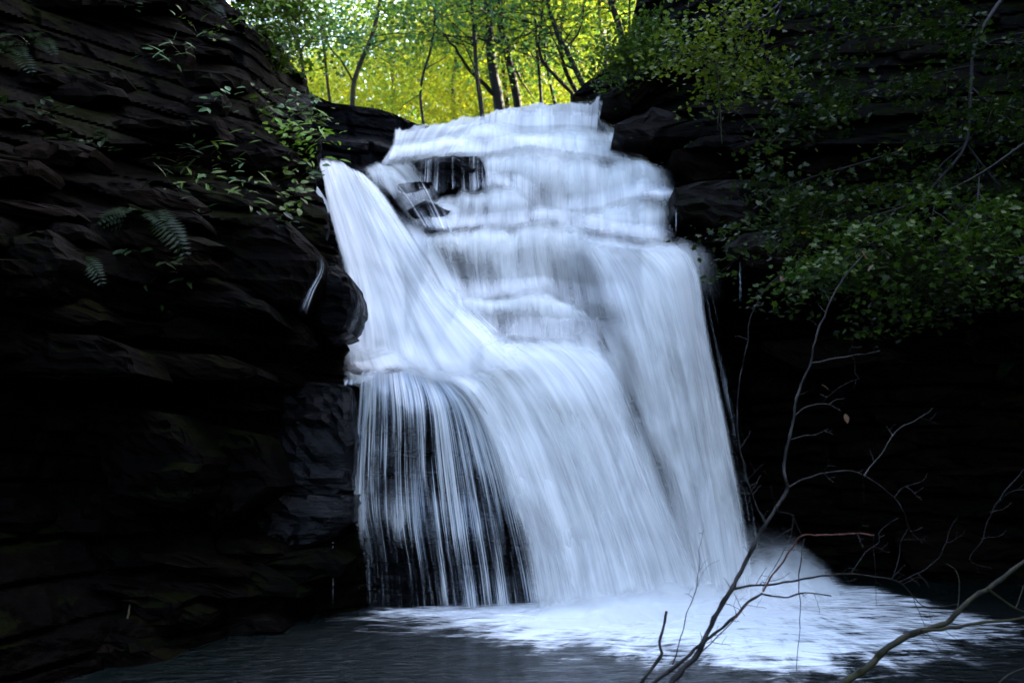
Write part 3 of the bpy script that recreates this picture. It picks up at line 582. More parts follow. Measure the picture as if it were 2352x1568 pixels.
# trickle over the boulder on the left
def trickle(lines, Y, seed, th=.5):
    L = np.stack([catmull(l, 40) for l in lines]); t = np.linspace(0, len(lines) - 1, 14); i = np.minimum(t.astype(int), len(lines) - 2); f = (t - i)[:, None, None]
    G = L[i] * (1 - f) + L[i + 1] * f; P = PX(G[..., 0], G[..., 1], Y)
    U = np.repeat(np.linspace(0, 1, 14)[:, None], 40, 1); V_ = np.repeat(np.linspace(0, 1, 40)[None], 14, 0)
    thk = th * np.sin(np.pi * U) ** .7 * np.clip(np.sin(np.pi * V_), 0, 1) ** .4
    mesh('water_trickle', P.reshape(-1, 3), gridfaces(14, 40), M_VEIL, WF, True, np.stack([U * .25 + seed, V_ * 1.2], -1).reshape(-1, 2), {'thick': thk, 'fade': np.ones_like(thk)})
trickle([[(728, 580), (730, 620), (700, 670), (682, 712)], [(745, 582), (744, 625), (724, 670), (706, 725)]], 11.13, 1, .42)
trickle([[(785, 868), (782, 885)], [(828, 868), (825, 885)]], 12.6, 2, .6)
for k, (x, y0, y1, Y) in enumerate([(765, 1230, 1400, 12.4), (605, 1330, 1420, 11.7), (1700, 580, 700, 14.6), (738, 300, 352, 13.2), (1553, 470, 540, 15.2)]):
    trickle([[(x - 4, y0), (x - 4, y1)], [(x + 5, y0), (x + 4, y1)]], Y, 3 + k, .36)

# ------------------------------------------------------------------ pool
def pool():
    xs = np.linspace(-11, 12, 300); ys = np.linspace(4.2, 19, 260); X, Yg = np.meshgrid(xs, ys)
    # image position of each point of the flat pool, to lay foam where the photograph has it
    dz = 0 - CAMZ; c = cp * Yg + sp_ * dz; py = 784 - F * (-sp_ * Yg + cp * dz) / c; px = 1176 + F * X / c
    low = interp(px, [(700, 1405), (790, 1425), (900, 1438), (1050, 1450), (1180, 1480), (1350, 1498), (1500, 1508), (1650, 1530), (1800, 1550), (1950, 1560), (2100, 1530), (2250, 1500), (2400, 1470)])
    up = interp(px, [(700, 1440), (760, 1415), (900, 1395), (1200, 1390), (1500, 1360), (1740, 1340), (1900, 1330), (2050, 1360), (2200, 1400), (2400, 1440)])
    wob = 60 * (fbm(px * .012, py * .05, 0, 61, 5) - .5)
    f = sstep(60, -84, py - low + wob) * sstep(-14, 14, py - up + wob * .3)
    f = f * interp(px, [(700, 0), (760, .35), (900, .62), (1050, .75), (1200, 1), (1700, 1), (1850, .82), (1950, .64), (2100, .48), (2250, .40), (2400, .34)])
    core = sstep(1.0, .3, np.hypot((px - 1620) / 330, (py - 1395) / 90)); f = np.maximum(f, core * 1.15)
    th = np.arctan2(Yg - 14.0, X - 3.0); rr = np.hypot(X - 3.0, Yg - 14.0)
    Z = .02 * (fbm(X * 3, Yg * 4, 0, 77, 4) - .5) + .10 * f * (fbm(X * 2.2, Yg * 3, 0, 78, 4) - .3)
    V = np.stack([X, Yg, Z], -1)
    uv = np.stack([th * 5.0, rr], -1)
    return mesh('pool_water', V.reshape(-1, 3), gridfaces(*X.shape), M_POOL, None, True, uv.reshape(-1, 2), {'foam': f.ravel()})
s = NT('pool_water'); pos = s.obj(); uv = s.n('ShaderNodeUVMap').outputs[0]
fa = s.attr('foam')
n1 = s.noise(s.mapping(pos, (1.3, 4.5, 1), rot=(0, 0, R(-14))), 1.0, 6, .62, .8); n2 = s.noise(s.mapping(pos, (5, 14, 1), rot=(0, 0, R(-10))), 1, 5, .6, .6); n3 = s.noise(s.mapping(uv, (3.2, 1.0, 1)), 1, 5, .6, .5)
k = s.math('ADD', s.math('MULTIPLY', n1, .4), s.math('ADD', s.math('MULTIPLY', n2, .25), s.math('MULTIPLY', n3, .35))); k = s.mapr(k, .36, .64)
inv = s.math('SUBTRACT', 1.0, fa); ff = s.mapr(k, s.math('SUBTRACT', inv, .35), s.math('ADD', inv, .35), 0, 1, True); ff = s.math('MULTIPLY', ff, s.mapr(fa, 0, .4))
col = s.mix(s.noise(pos, .8, 3), (.002, .004, .003), (.004, .007, .007))
p = s.n('ShaderNodeBsdfPrincipled'); s.l(s.mix(ff, col, (.90, .90, .90)), p.inputs['Base Color']); s.l(s.mapr(ff, 0, 1, .12, .8), p.inputs['Roughness'])
s.l(s.mapr(ff, 0, .6, .15, .0), p.inputs['Specular IOR Level'])
h = s.math('ADD', s.noise(s.mapping(pos, (3, 9, 1)), 1, 5, .6, .6), s.math('MULTIPLY', n2, .4)); s.l(s.bump(h, 1.0, .075), p.inputs['Normal']); s.l(p.outputs[0], s.o.inputs[0]); M_POOL = s.m
POOL = tag(pool(), 'dark plunge pool with white foam spreading below the waterfall', kind='structure')

# splash: soft banks of spray that rise where the water lands
def spray(pts, h_, seed, th=.8, Yoff=0.0):
    n = 90; q = catmull([(a, b_) for a, b_ in pts], n); hh = np.interp(np.linspace(0, 1, n), np.linspace(0, 1, len(pts)), h_)
    # ground point at z=0 for image row
    y = (784 - q[:, 1]) / F; dy = cp - y * sp_; dz = sp_ + y * cp; Y0 = -CAMZ * dy / dz + Yoff
    g = PX(q[:, 0], q[:, 1], -CAMZ * dy / dz); m = 26; t = np.linspace(0, 1, m)
    bump_ = .75 + .5 * fbm(g[:, 0] * 1.5, 0 * g[:, 0], 0 * g[:, 0] + seed, 5, 3)
    V = np.zeros((m, n, 3)); V[..., 0] = g[None, :, 0]; V[..., 1] = Y0[None] + .25 * t[:, None] - .3 * (1 - t[:, None]) ** 2 + .05 * np.sin(g[None, :, 0] * 4 + seed)
    V[..., 2] = t[:, None] * hh[None] * bump_[None] - .03
    T_ = np.repeat(t[:, None], n, 1); U = np.repeat(np.linspace(0, 1, n)[None], m, 0)
    fo = fbm(V[..., 0] * 2, V[..., 2] * 2.5, 0 * T_ + seed, 8, 4) - .5
    thk = th * sstep(1.0, .1, T_ + .5 * fo) * sstep(0, .15, U) * sstep(1, .85, U)
    mesh('spray', V.reshape(-1, 3), gridfaces(m, n), M_SPRAY, WF, True, np.stack([V[..., 0] + seed, V[..., 2]], -1).reshape(-1, 2), {'thick': thk.ravel()})
s = NT('spray'); th = s.attr('thick'); pos = s.obj(); nz = s.noise(s.mapping(pos, (2.5, 2.5, 3)), 1, 5, .6, .5)
al = s.math('MULTIPLY', s.mapr(th, 0, 1, 0, .8, True), s.mapr(nz, .25, .6, .7, 1.0), clamp=True)
d = s.n('ShaderNodeBsdfDiffuse'); d.inputs[0].default_value = (.91, .91, .91, 1); tr = s.n('ShaderNodeBsdfTranslucent'); tr.inputs[0].default_value = (.91, .91, .91, 1)
m1 = s.n('ShaderNodeMixShader'); m1.inputs[0].default_value = .4; s.l(d.outputs[0], m1.inputs[1]); s.l(tr.outputs[0], m1.inputs[2])
m2 = s.n('ShaderNodeMixShader'); t_ = s.n('ShaderNodeBsdfTransparent'); s.l(al, m2.inputs[0]); s.l(t_.outputs[0], m2.inputs[1]); s.l(m1.outputs[0], m2.inputs[2]); s.l(m2.outputs[0], s.o.inputs[0]); M_SPRAY = s.m
spray([(1120, 1440), (1300, 1440), (1480, 1425), (1700, 1405), (1850, 1400)], [.1, .25, .35, .4, .2], 1, .8)
spray([(1180, 1430), (1330, 1425), (1500, 1410), (1700, 1390), (1830, 1385)], [.2, .45, .65, .7, .3], 2, .8)
spray([(1350, 1415), (1500, 1395), (1650, 1378), (1780, 1370), (1930, 1380)], [.4, .7, .9, .85, .25], 3, .75)
spray([(1480, 1392), (1600, 1372), (1720, 1360), (1830, 1358), (1960, 1370)], [.4, .8, 1.05, .9, .2], 4, .7)
for q in range(5): spray([(1250 + 40 * q, 1436 - 9 * q), (1400 + 20 * q, 1425 - 9 * q), (1550 + 10 * q, 1410 - 8 * q), (1700, 1396 - 6 * q), (1880 + 10 * q, 1392 - 4 * q)], [.1, .3 + .06 * q, .45 + .08 * q, .4 + .1 * q, .1], 20 + q, .55)
spray([(780, 1425), (880, 1418), (1000, 1415), (1130, 1420), (1250, 1430)], [.03, .10, .14, .16, .2], 5, .6)
spray([(850, 1412), (1000, 1408), (1150, 1410), (1300, 1412), (1400, 1412)], [.05, .14, .2, .25, .3], 6, .5)

s = NT('mist'); tc = s.n('ShaderNodeTexCoord').outputs['Object']; sx = s.n('ShaderNodeSeparateXYZ'); s.l(tc, sx.inputs[0])
ln = s.n('ShaderNodeVectorMath', _operation='LENGTH'); s.l(tc, ln.inputs[0]); nz = s.noise(s.obj(), 1.3, 2, .5)
dn = s.math('MULTIPLY', s.mapr(ln.outputs['Value'], .25, 1.0, 1.0, 0.0, True), s.mapr(nz, .35, .65, .3, 1.3)); dn = s.math('MULTIPLY', dn, 2.0)
pv = s.n('ShaderNodeVolumePrincipled'); pv.inputs['Color'].default_value = (1, 1, 1, 1); pv.inputs['Anisotropy'].default_value = 0; s.l(dn, pv.inputs['Density']); s.l(pv.outputs[0], s.o.inputs['Volume']); M_MIST = s.m
def mist(cx, cy, cz, rx, ry, rz):
    a, b_ = np.meshgrid(np.linspace(0, np.pi, 13), np.linspace(0, 2 * np.pi, 25), indexing='ij')
    V = np.stack([np.sin(a) * np.cos(b_), np.sin(a) * np.sin(b_), np.cos(a)], -1); o = mesh('mist', V.reshape(-1, 3), gridfaces(13, 25), M_MIST, WF, True)
    o.location = (cx, cy, cz); o.scale = (rx, ry, rz); o['kind'] = 'stuff'
mist(2.35, 13.3, .1, 2.9, 1.5, 1.15)
sc.cycles.volume_bounces = 5; sc.cycles.volume_step_rate = 3.0; sc.cycles.volume_max_steps = 48
# ------------------------------------------------------------------ ground, stream bed, hillside
s = NT('forest_floor'); pos = s.obj(); n1 = s.noise(pos, 1.5, 6, .6)
p = s.n('ShaderNodeBsdfPrincipled'); s.l(s.mix(s.mapr(n1, .35, .65), (.02, .022, .008), (.05, .05, .015)), p.inputs['Base Color']); p.inputs['Roughness'].default_value = .9; p.inputs['Specular IOR Level'].default_value = .1
s.l(s.bump(s.noise(pos, 7, 5), .8, .1), p.inputs['Normal']); s.l(p.outputs[0], s.o.inputs[0]); M_FLOOR = s.m
xs = np.linspace(-120, 120, 160); ys = np.linspace(21.5, 220, 140); X, Yg = np.meshgrid(xs, ys)
Z = 8.4 + (Yg - 20) * .05 + .12 * np.clip(np.abs(X + 1) - 5, 0, 40) + 14 * sstep(40, 200, Yg) + .8 * (fbm(X * .3, Yg * .3, 0, 90) - .5)
tag(mesh('hillside', np.stack([X, Yg, Z], -1).reshape(-1, 3), gridfaces(*X.shape), M_FLOOR, None, True), 'wooded ground rising behind the top of the waterfall', kind='structure')
xs = np.linspace(-300, 300, 120); ys = np.linspace(-300, 300, 120); X, Yg = np.meshgrid(xs, ys)
Z = -.8 + 0 * X
tag(mesh('ground', np.stack([X, Yg, Z], -1).reshape(-1, 3), gridfaces(*X.shape), M_FLOOR, None, True), 'dark stony ground under and around the pool', kind='structure')
xs = np.linspace(-9, 9, 90); ys = np.linspace(-6, 5.6, 70); X, Yg = np.meshgrid(xs, ys)
Z = np.where(Yg > 3.5, .15 - (Yg - 3.5) * .35, .15) + .12 * (fbm(X * 1.2, Yg * 1.2, 0, 91) - .5) * 1.0
tag(mesh('near_bank', np.stack([X, Yg, Z], -1).reshape(-1, 3), gridfaces(*X.shape), M_ROCK, None, False), 'near rocky bank of the pool', kind='structure')

for sd, nm, lb in ((1, 'right_sun_blocker_wall', 'unseen dark gorge wall added on the right to block the sun'), (-1, 'left_fill_blocker_wall', 'unseen dark gorge wall added on the left to cut the fill light')):  # walls added out of view to block the sun and cut fill light
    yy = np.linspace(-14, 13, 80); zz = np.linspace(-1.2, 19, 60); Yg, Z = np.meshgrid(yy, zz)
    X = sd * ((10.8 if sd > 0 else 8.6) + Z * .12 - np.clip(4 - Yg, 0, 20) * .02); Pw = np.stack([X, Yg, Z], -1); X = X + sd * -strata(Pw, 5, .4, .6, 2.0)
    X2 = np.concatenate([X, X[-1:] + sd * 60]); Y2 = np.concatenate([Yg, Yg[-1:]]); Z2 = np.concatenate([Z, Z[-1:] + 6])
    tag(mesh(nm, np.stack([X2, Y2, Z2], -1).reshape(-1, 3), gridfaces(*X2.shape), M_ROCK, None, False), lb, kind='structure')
# ================================================================== FOREST BEHIND
LEAFQ = np.array([[0, -.5, 0], [.34, 0, .06], [0, .5, 0], [-.34, 0, .06]])
def leaves(points, size, rg, flat=.55, shape=LEAFQ):
    n = len(points); sz = size * rg.uniform(.6, 1.35, n)
    nrm = rg.normal(0, 1, (n, 3)) * (1 - flat); nrm[:, 2] += 1.0 * flat + .15; nrm /= np.linalg.norm(nrm, axis=1)[:, None]
    a = rg.normal(0, 1, (n, 3)); t = np.cross(nrm, a); t /= np.linalg.norm(t, axis=1)[:, None] + 1e-9; b_ = np.cross(nrm, t)
    m = len(shape)
    V = points[:, None] + sz[:, None, None] * (shape[None, :, :1] * t[:, None] + shape[None, :, 1:2] * b_[:, None] + shape[None, :, 2:3] * nrm[:, None])
    return V.reshape(-1, 3), np.arange(n * m).reshape(n, m)
def clumps(centers, per, rad, rg, flat=.35):
    c = np.repeat(centers, per, 0); d = rg.normal(0, 1, c.shape) * rad; d[:, 2] *= flat
    return c + d
TREES = [  # trunk trace in the photograph, depth, radius (photo px), bark, crown material, label
    ([(809, 262), (810, 235), (813, 190), (830, 140), (852, 90), (870, 20), (880, -60), (900, -200)], 25.5, 6, M_BARKG, M_LF_MID, 'slender pale forked tree standing above the left end of the lip', [[(813, 190), (790, 150), (757, 107), (730, 40), (700, -60)], [(830, 140), (845, 120), (890, 90)]]),
    ([(975, 300), (968, 250), (966, 205), (975, 160), (990, 110), (1000, 30), (1010, -150)], 24.5, 3.4, M_BARK, M_LF_MID, 'very thin bent sapling left of the tall dark trunks', [[(968, 215), (930, 240), (900, 280)], [(975, 160), (1010, 140), (1040, 120)]]),
    ([(1108, 270), (1102, 220), (1095, 172), (1091, 110), (1088, 56), (1084, 0), (1080, -200)], 23.5, 5.5, M_BARK, M_LF_GRN, 'straight dark trunk, left one of the close group at the lip', [[(1104, 235), (1096, 180), (1070, 110), (1040, 60)]]),
    ([(1148, 255), (1142, 215), (1130, 150), (1126, 100), (1122, 43), (1118, -30), (1112, -200)], 24.5, 12.0, M_BARK, M_LF_GRN, 'thickest dark trunk in the middle of the close group', [[(1140, 222), (1088, 172), (1054, 125), (1032, 95), (1000, 60)], [(1126, 100), (1160, 92), (1200, 85), (1240, 60)]]),
    ([(1166, 250), (1162, 215), (1157, 172), (1155, 110), (1150, 0), (1150, -150)], 30.0, 5.5, M_BARKG, M_LF_MID, 'paler brown trunk half hidden between the two thick dark trunks', []),
    ([(1190, 250), (1184, 210), (1166, 130), (1157, 90), (1150, 56), (1148, 0), (1140, -200)], 25.5, 9.5, M_BARK, M_LF_GRN, 'dark trunk right of the thickest one', [[(1165, 125), (1200, 190), (1228, 230)], [(1153, 39), (1221, 52), (1264, 77), (1299, 67), (1340, 64), (1386, 68)]]),
    ([(1244, 250), (1241, 200), (1235, 129), (1230, 60), (1226, 0), (1220, -200)], 24.0, 3.6, M_BARK, M_LF_MID, 'thin upright trunk behind the middle of the top sheet', []),
    ([(1276, 245), (1268, 210), (1260, 172), (1251, 120), (1256, 60), (1262, 0), (1266, -150)], 26.0, 3.6, M_BARK, M_LF_MID, 'thin slightly bowed trunk behind the right end of the lip', []),
    ([(1344, 205), (1322, 160), (1303, 120), (1285, 90), (1273, 56), (1256, 0), (1225, -150)], 23.0, 6.5, M_BARK, M_LF_MID, 'dark trunk leaning left from the right bank, with a forked top', [[(1300, 115), (1330, 70), (1340, 20), (1345, -60)], [(1320, 160), (1300, 150), (1275, 100), (1240, 20)]]),
    ([(1326, 215), (1300, 165), (1286, 110), (1290, 60), (1300, 0), (1310, -150)], 24.5, 5.0, M_BARK, M_LF_MID, 'dark trunk close beside the leaning forked one', []),
    ([(1314, 215), (1280, 180), (1247, 142), (1238, 100), (1244, 50), (1250, -60)], 23.6, 4.2, M_BARK, M_LF_GRN, 'strongly slanting thin stem leaving the right bank', [[(1247, 142), (1215, 120), (1190, 80)]]),
    ([(1432, 120), (1425, 73), (1412, 30), (1402, 0), (1380, -150)], 22.5, 8.0, M_BARK, M_LF_MID, 'dark trunk on the right bank at the edge of the cliff', []),
    ([(1386, 175), (1392, 120), (1380, 60), (1376, 0), (1370, -150)], 25.0, 5.0, M_BARK, M_LF_FAR, 'trunk against bright yellow leaves right of the leaning ones', []),
    ([(1450, 110), (1446, 60), (1446, 0), (1444, -150)], 21.0, 2.6, M_BARKG, M_LF_MID, 'thin pale stem rising beside the right cliff edge', []),
    ([(700, 200), (690, 120), (665, 60), (640, 10), (600, -150)], 20.5, 4.0, M_BARK, M_LF_GRN, 'thin dark tree leaning out from the left cliff edge', [[(690, 120), (720, 80), (770, 50), (820, 40)]]),
    ([(1045, 275), (1040, 200), (1048, 120), (1050, 0), (1050, -150)], 33.0, 5.0, M_BARKG, M_LF_FAR, 'far pale trunk seen between the sapling and the dark group', []),
    ([(900, 280), (904, 200), (896, 120), (900, 0), (905, -150)], 36.0, 5.0, M_BARKG, M_LF_FAR, 'distant trunk in the brightest yellow leaves', []),
    ([(760, 250), (752, 190), (745, 120), (735, 60), (720, -60)], 28.0, 3.6, M_BARKG, M_LF_MID, 'thin trunk left of the slender forked tree', []),
]
def tree(trace, Y, rpx, bark, lmat, label, limbs, seed):
    rg = np.random.default_rng(900 + seed)
    q = catmull(trace, 24); P = PX(q[:, 0], q[:, 1], Y)
    low = P[0].copy(); low[2] -= 1.3; P = np.vstack([low[None], P])
    root = empty('forest_tree', tuple(low), label=label, cat='tree', group='trees behind the top of the waterfall')
    r0 = rpx * Y / F; rad = r0 * np.linspace(1.15, .55, len(P)); rad[0] *= 1.5
    V, Q = tube(P, rad, 8); mesh('trunk', local(root, V), Q, bark, root, True)
    ends = [P[-1], P[-6], P[int(len(P) * .6)]]; A = Acc()
    for l in limbs:
        ql = catmull(l, 14); yy = Y + np.linspace(0, rg.uniform(-1, .6), 14); lp = PX(ql[:, 0], ql[:, 1], yy); lp += rg.normal(0, .012, lp.shape) * 1
        V, Q = tube(lp, r0 * np.linspace(.5, .14, 14), 5); mesh('limb', local(root, V), Q, bark, root, True); ends += [lp[-1], lp[8]]
    cen = []
    for k in range(16):                                                # finer boughs, hidden among the leaves
        b0 = P[int(rg.integers(int(len(P) * .35), len(P)))]; d = rg.normal(0, 1, 3); d[2] = abs(d[2]) * .45 + .1; d /= np.linalg.norm(d)
        ln = rg.uniform(.9, 2.6); t = np.linspace(0, 1, 7)[:, None]; bp = b0 + d * ln * t + np.array([0, 0, -.35]) * ln * t ** 2 + rg.normal(0, .04, (7, 3)) * t
        V, Q = tube(bp, r0 * .22 * np.linspace(1, .25, 7) + .004, 4); A.add(V, Q); cen += [bp[-1], bp[-2], bp[4]]
    A.build('boughs', bark, root)['kind'] = 'stuff'
    for e in ends:
        for _ in range(3): cen.append(e + rg.normal(0, .7, 3) * [1, 1, .5])
    cen = np.array(cen); 
    nleaf = 16 if Y < 30 else 40
    pts = clumps(cen, nleaf, .42, rg, .35)
    V, Q = leaves(pts, .12, rg, .5); mesh('crown', local(root, V), Q, lmat, root, False)
    return root
for i, t in enumerate(TREES): tree(*t, seed=i)
# canopy with shade put into its leaf colour, hanging in front of the bright wood on the left and along the top
rg = np.random.default_rng(77)
n = 420; cpx = rg.uniform(540, 1480, n); cpy = rg.uniform(-160, 150, n); cY = rg.uniform(24, 28, n)
keep = rg.random(n) < np.where(cpx < 960, sstep(175, 60, cpy) * .95, sstep(90, -20, cpy) * .8)
keep &= fbm(cpx * .012, cpy * .02, 0, 88, 3) > .44
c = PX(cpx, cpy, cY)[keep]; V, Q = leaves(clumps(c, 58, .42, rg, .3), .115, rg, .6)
tag(mesh('canopy_foliage', V, Q, M_LF_GRN, None, False), 'shade-coloured blue green canopy leaves over the upper left of the gap', 'foliage', kind='stuff')
# far sunlit wood that reads as one mass
rg = np.random.default_rng(5)
n = 2300; cpx = rg.uniform(480, 1620, n); cpy = rg.uniform(-230, 330, n); cY = rg.uniform(29, 48, n)
keep = rg.random(n) < np.where((cpx < 1000) & (cpy < 150), .10 + .0006 * (cpx - 480), .85); keep |= (cY > 44) & (cpy > 150)
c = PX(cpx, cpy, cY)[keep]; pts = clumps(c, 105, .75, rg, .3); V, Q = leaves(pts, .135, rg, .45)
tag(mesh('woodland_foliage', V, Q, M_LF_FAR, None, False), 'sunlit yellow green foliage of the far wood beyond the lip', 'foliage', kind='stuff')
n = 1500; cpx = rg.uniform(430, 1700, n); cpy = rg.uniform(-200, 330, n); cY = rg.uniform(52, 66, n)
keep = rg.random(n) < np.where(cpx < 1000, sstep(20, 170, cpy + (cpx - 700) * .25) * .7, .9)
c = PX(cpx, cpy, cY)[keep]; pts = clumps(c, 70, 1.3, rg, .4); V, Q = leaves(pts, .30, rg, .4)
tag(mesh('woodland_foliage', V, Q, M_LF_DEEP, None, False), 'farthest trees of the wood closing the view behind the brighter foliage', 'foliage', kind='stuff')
n = 300; cpx = rg.uniform(560, 1470, n); cpy = rg.uniform(-160, 240, n); cY = rg.uniform(26.5, 31, n)
keep = rg.random(n) < np.where((cpx < 1000) & (cpy > 60), .25, .9)
c = PX(cpx, cpy, cY)[keep]; pts = clumps(c, 46, .5, rg, .25); V, Q = leaves(pts, .12, rg, .6)
tag(mesh('understorey_foliage', V, Q, M_LF_MID, None, False), 'layered green understorey leaves in front of the bright far wood', 'foliage', kind='stuff')
n = 60; cpx = rg.uniform(1390, 1520, n); cpy = interp(cpx, [(1320, 190), (1400, 130), (1470, 70)]) + rg.uniform(-25, 65, n)
c = PX(cpx, cpy, 18.0 - (cpx - 1320) * .004); pts = clumps(c, 40, .28, rg, .5); V, Q = leaves(pts, .09, rg, .5)
tag(mesh('low_shrub', V, Q, M_PLANT, None, False), 'low green shrub covering the right bank above the lip', 'shrub')

# ================================================================== PLANTS ON THE CLIFFS
def leaf_mesh(name, kind, mat):
    if kind == 'maple':
        o = [(0, -.5), (.16, -.30), (.44, -.34), (.34, -.08), (.52, .12), (.24, .16), (.12, .30), (0, .55), (-.12, .30), (-.24, .16), (-.52, .12), (-.34, -.08), (-.44, -.34), (-.16, -.30)]
    elif kind == 'oval':
        o = [(0, -.5), (.17, -.32), (.26, -.02), (.18, .28), (0, .55), (-.18, .28), (-.26, -.02), (-.17, -.32)]
    else:
        o = [(0, -.5), (.08, -.3), (.11, 0), (.06, .35), (0, .6), (-.06, .35), (-.11, 0), (-.08, -.3)]
    V = [(x, y, .18 * abs(x) - .15 * y * y) for x, y in o] + [(0, 0, 0)]; n = len(o)
    Fc = np.array([(i, (i + 1) % n, n) for i in range(n)])
    me = bpy.data.meshes.new(name); me.from_pydata(V, [], Fc.tolist()); me.materials.append(mat); me.update(); return me
LM = {}
def leaf_obj(kind, mat, parent, P, size, rg, flat=.5, towards=None):
    key = (kind, mat.name)
    if key not in LM: LM[key] = leaf_mesh('leaf', kind, mat)
    o = bpy.data.objects.new('leaf', LM[key]); COL.objects.link(o); o.parent = parent
    nrm = Vector((rg.normal(0, .5), rg.normal(-.55, .35), 1.0 * flat + .35)).normalized()
    tg = Vector(towards) if towards is not None else Vector((rg.normal(), rg.normal(), rg.normal(-.4, .4)))
    tg = (tg - nrm * tg.dot(nrm)).normalized(); bx_ = tg.cross(nrm)
    m = Matrix((bx_, tg, nrm)).transposed().to_4x4(); m.translation = Vector(P)
    o.matrix_local = m @ Matrix.Scale(size, 4); return o
def ray_Y(px, py, side):
    base = Yleft if side < 0 else Yright
    Y = float(base(np.array(float(px)), np.array(float(py))))
    p = PX(px, py, Y); return Y - float(strata(p[None], 1 if side < 0 else 2, .3, .34, 1.5)[0])
def plant(px, py, size, kind, mat, nl, label, side=-1, droop=.2, seed=0, cat='plant', spread=.5, lsz=.07, Yo=None, name='leafy_plant', dr=(0, 0)):
    rg = np.random.default_rng(2000 + seed); Y = (ray_Y(px, py, side) if Yo is None else Yo) - .12
    b0 = PX(px, py, Y); root = empty(name, tuple(b0 + np.array([0, .15, 0])), label=label, cat=cat)
    A = Acc(); ns = max(2, nl // 5); tips = []
    for k in range(ns):
        d = np.array([rg.normal(dr[0], spread), -.45 + rg.normal(0, .2), rg.uniform(.1, .8) + dr[1]]); d /= np.linalg.norm(d)
        t = np.linspace(0, 1, 7)[:, None]; p = b0 + np.array([0, .13, 0]) * (1 - t) + d * size * t + np.array([0, 0, -1]) * droop * size * 1.6 * t ** 2
        V, Q = tube(p, np.linspace(.006, .002, 7), 4); A.add(V, Q); tips.append((p, d))
    A.build('stem', M_BARKG, root)
    for k in range(nl):
        p, d = tips[k % ns]; j = rg.uniform(.3, 1) ** .7 * 6; i = min(int(j), 5); q = p[i] + (p[i + 1] - p[i]) * (j - i)
        off = rg.normal(0, 1, 3) * lsz * .7
        leaf_obj(kind, mat, root, (q + off) - np.array(root.location), lsz * rg.uniform(.7, 1.3), rg, .6, tuple(off + d * .03 + np.array([0, 0, -.02])))
    return root
def fern(px, py, size, mat, nf, label, side=-1, seed=0, Yo=None):
    rg = np.random.default_rng(3000 + seed); Y = (ray_Y(px, py, side) if Yo is None else Yo) - .08
    b0 = PX(px, py, Y); root = empty('fern', tuple(b0), label=label, cat='fern')
    for k in range(nf):
        an = -1.35 + 2.7 * k / max(1, nf - 1) + rg.normal(0, .15); d = np.array([math.sin(an), -.5, .55 * math.cos(an)]); d /= np.linalg.norm(d)
        n = 15; t = np.linspace(0, 1, n)[:, None]; p = d * size * t + np.array([0, 0, -1]) * size * .75 * t ** 2; A = Acc()
        V, Q = tube(p, np.linspace(.005, .0015, n), 3); A.add(V, Q)
        T = np.gradient(p, axis=0); T /= np.linalg.norm(T, axis=1)[:, None]; S = np.cross(T, [0, -.6, .8]); S /= np.linalg.norm(S, axis=1)[:, None]
        for i in range(1, n - 1):
            ll = size * .26 * math.sin(math.pi * (.12 + .85 * i / n)) ; w_ = size * .028
            for sd in (-1, 1):
                a = p[i]; tip = a + S[i] * sd * ll + T[i] * ll * .35; mid = (a + tip) / 2
                A.add(np.array([a, mid + T[i] * w_, tip, mid - T[i] * w_]), np.array([[0, 1, 2, 3]]))
        V, Fc = A.out(); mesh('frond', V, Fc, mat, root, False)
    return root
